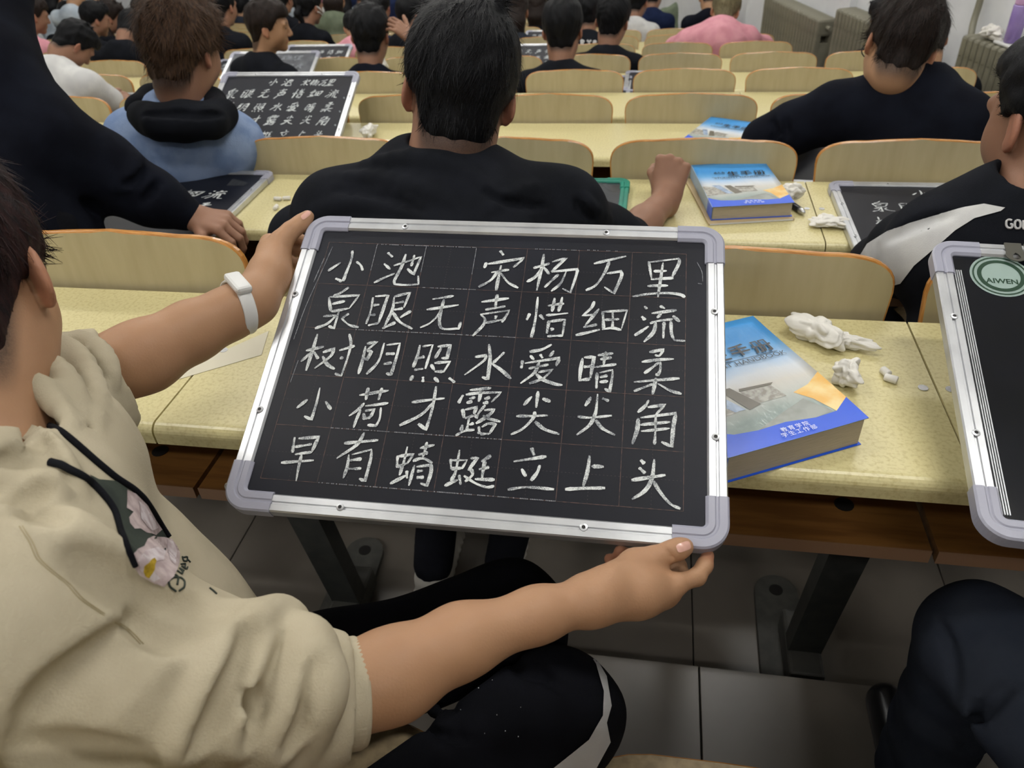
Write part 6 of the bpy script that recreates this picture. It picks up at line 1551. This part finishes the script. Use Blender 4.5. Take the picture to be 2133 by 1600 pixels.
for k in range(11):
    x = 248+k*4.8+rng.normal(); y0 = 70+rng.random()*6+abs(k-4)*.6
    q = d1.line('white_back_print', [(x, y0), (x+rng.normal()*2.5, y0+12), (x+1+rng.normal()*2, y0+22+rng.random()*14)], .006, M_cwhite, tp1, .002, n=3)
    if q: q['kind'] = 'stuff'
d2 = Drape([shirt_of(tp2)])
for pts in ([(1211, 84), (1211, 97)], [(1211, 84), (1218, 86), (1212, 91), (1219, 97)], [(1223, 84), (1227, 90), (1231, 84)], [(1227, 90), (1227, 97)], [(1236, 97), (1236, 84), (1243, 87), (1237, 91)]):
    q = d2.line('white_lettering', pts, .007, M_cwhite, tp2, .003, n=3)
    if q: q['kind'] = 'stuff'
mb = MB(); mb.tube([mC+mM@np.array(p) for p in ((.088, -.005, .02), (.092, .03, .0), (.085, .075, -.03))], .006, 8); mb.tube([mC+mM@np.array(p) for p in ((.088, -.02, -.02), (.090, .03, -.03), (.082, .075, -.05))], .005, 8)
mb.build('mask_strap', M_white, mp, True)
# raised hand and its owner
rp, rC, rM = sitter('person raising a hand, head hidden behind the black hoodie person', 935, 105, 3, 10, 12, 0, 1.0, M_skin2, M_hblack, M_cblack)
Wr = N3(at_y(856, 80, rowY(3)+.30)); Er = N3(at_y(912, 150, rowY(3)+.36)); tp = N3(at_y(800, 32, rowY(3)+.30))
Fd = Fld(np.minimum(np.minimum(Wr, Er), tp)-.10, np.maximum(np.maximum(Wr, Er), tp)+.12, .0042)
Fd.path([Er, Wr], [.038, .027], .02); hand(Fd, Wr, tp-Wr, (-.35, .4, -.8), -1, 1.0, (22, 30, 20), 6, (0, 8, 5))
v, f = Fd.mesh(); vf_mesh('raised_forearm_and_hand', [(v, f)], [M_skin2], rp, lambda V: np.zeros((len(V), 3)))
# row of template sitters for the far rows
TEMPL = []
def far_people():
    rng = np.random.default_rng(77); n0 = 8; X0 = -1.0
    kinds = [('short', M_hblack, M_cblack, 'black', 15), ('long', M_hblack, M_cnav2, 'navy', 10), ('short', M_hdark, M_cwhite, 'white', 35), ('short', M_hblack, M_cgrey, 'grey', 20), ('long', M_hdark, M_cpale, 'pale blue', 20)]
    for i, (kd, hm, sm, cn, pt) in enumerate(kinds):
        C = np.array((X0, rowY(n0)+.34, seatZ(n0)+.72)); o, _, _ = sitter('t', 500+i, 10, n0, rng.integers(-25, 25), pt, 0, 1.05, M_skin2 if i % 2 else M_skin, hm, sm, kd, C=C, h=.0095, group='students in the far rows'); TEMPL.append((o, cn, kd))
    used = [False]*5; shirts = [('black', M_cblack), ('navy', M_cnav2), ('white', M_cwhite), ('grey', M_cgrey), ('pale blue', M_cpale), ('pink', M_cpink), ('green', M_cgreen), ('cream', M_ccream)]
    for n in range(8, NROW):
        for j in range(LEFTN[n]):
            if rng.random() > (.62 if n < 11 else .8): continue
            x = RIGHT[n]-P*(j+.5)
            if n < 10 and x > -.6: continue
            if any(m == n and abs(x-q) < .42 for m, q in SPOTS[:-5]): continue
            ti = int(rng.integers(0, 5)); o, cn, kd = TEMPL[ti]
            loc = (x-X0+rng.normal()*.04, rowY(n)-rowY(n0)+rng.normal()*.03, seatZ(n)-seatZ(n0))
            if not used[ti]: c = o; c.location = loc; used[ti] = True
            else: c = copy_tree(o, loc)
            cn, sm = shirts[int(rng.integers(0, 8))]
            for ch in c.children:
                if ch.name.startswith('shirt'):
                    ch.material_slots[0].link = 'OBJECT'; ch.material_slots[0].material = sm
            c['label'] = '%s-topped person with %s hair, %s seat from the right, %s' % (cn, 'long' if kd == 'long' else 'short', NUM[j], ORD[n+1])
far_people()

# ---------------------------------------------------------------- boards and clutter on the farther desks
def far_board(px, py, n, label, W=.5, H=.36, rz=0.0, tilt=.02, dxy=(0, 0), surf=None, write=True, rail=None, key='alu', w=.005):
    """px,py: its top left corner"""
    p = at_y(px, py, rowY(n)-.05); o = flat_board(n, p.x, rowY(n)-.04, label, W, H, rz=rz, tilt=tilt, screws=False, surf=surf, rail=rail, cap=rail, key=key)
    if write: poem(o, range(1, 5), range(6), seed=int(px), x0=.05, y0=.06, dx=.068, dy=.07, size=.055, w=w)
    return o
far_board(205, 118, 3, 'chalk-covered board in front of the white t-shirt person', surf=M_smear, rz=.0, W=.56, H=.40)
far_board(590, 52, 5, 'chalkboard seen beyond the face of the profile person', tilt=.35)
far_board(640, 76, 5, 'small green-framed slate near the pale pink blouse', W=.40, H=.28, rail=nmat('pale_green_plastic', '7E9A8E', .4), key='pgreen')
far_board(770, 10, 9, 'chalkboard at top behind the raised hand', tilt=.35)
far_board(1095, 42, 7, 'chalkboard left of the swept-hair person, farther one', tilt=.30)
far_board(1040, 78, 5, 'chalkboard left of the swept-hair person, nearer one', tilt=.30)
far_board(1290, 84, 5, 'chalkboard lying right of the tousled-hair person', surf=M_smear)
far_board(1305, 115, 4, 'chalkboard corner showing between the seats right of the tousled-hair person', write=False)
p = at_y(1553, 258, 2.74); flat_board(2, p.x, 2.76, 'chalkboard corner under the elbow of the bespectacled person', rz=-.1, screws=False)
p = at_y(1317, 150, 4.60); flat_board(4, p.x-.56, 4.62, 'chalkboard corner peeking over the fourth row seats below the tousled hair', screws=False)
# crumpled things and little heaps on the far desks
crumple('plastic_bag', (at_z(843, 103, deskZ(4)+.04).x, rowY(4)-.12, deskZ(4)), .07, 'white plastic bag under the raised hand', 41, elong=(.8, .7, 1.0), cat='bag')
q = crumple('snack_packet', (at_z(820, 105, deskZ(4)+.04).x, rowY(4)-.16, deskZ(4)), .06, 'pale green packet under the raised hand', 43, elong=(1, .6, .7), cat='packet'); q.data.materials.clear(); q.data.materials.append(nmat('pale_green_wrap', '9DC9A0', .5))
q = crumple('plastic_bag', (at_z(1028, 40, deskZ(7)+.04).x, rowY(7)-.12, deskZ(7)), .10, 'white plastic bag near the long dark brown hair', 47, elong=(1, .7, .7), cat='bag')
make_book((at_z(1372, 100, deskZ(5)).x, rowY(5)-.30, deskZ(5)+.0005), math.radians(15), 'blue handbook at the elbow of the pink sweater person', T=.02)
rng = np.random.default_rng(5)
for i, (n, j) in enumerate([(5, 4), (5, 7), (6, 3), (6, 8), (7, 4), (7, 6), (7, 9), (8, 3), (8, 7), (9, 2), (9, 5), (9, 8), (10, 4), (10, 6), (6, 5), (5, 9)]):
    j = j; x = RIGHT[n]-P*(j+.5)
    o = flat_board(n, x-.22, rowY(n)-.05, 'chalkboard on a desk of the %s, before the %s seat from the right' % (ORD[n+1], NUM[j]), W=.5, H=.36, rz=float(rng.normal()*.1), tilt=float(rng.random()*.3), screws=False, group='chalkboards on the far desks')
    if n < 8: poem(o, range(1, 4), range(6), seed=i, w=.005)
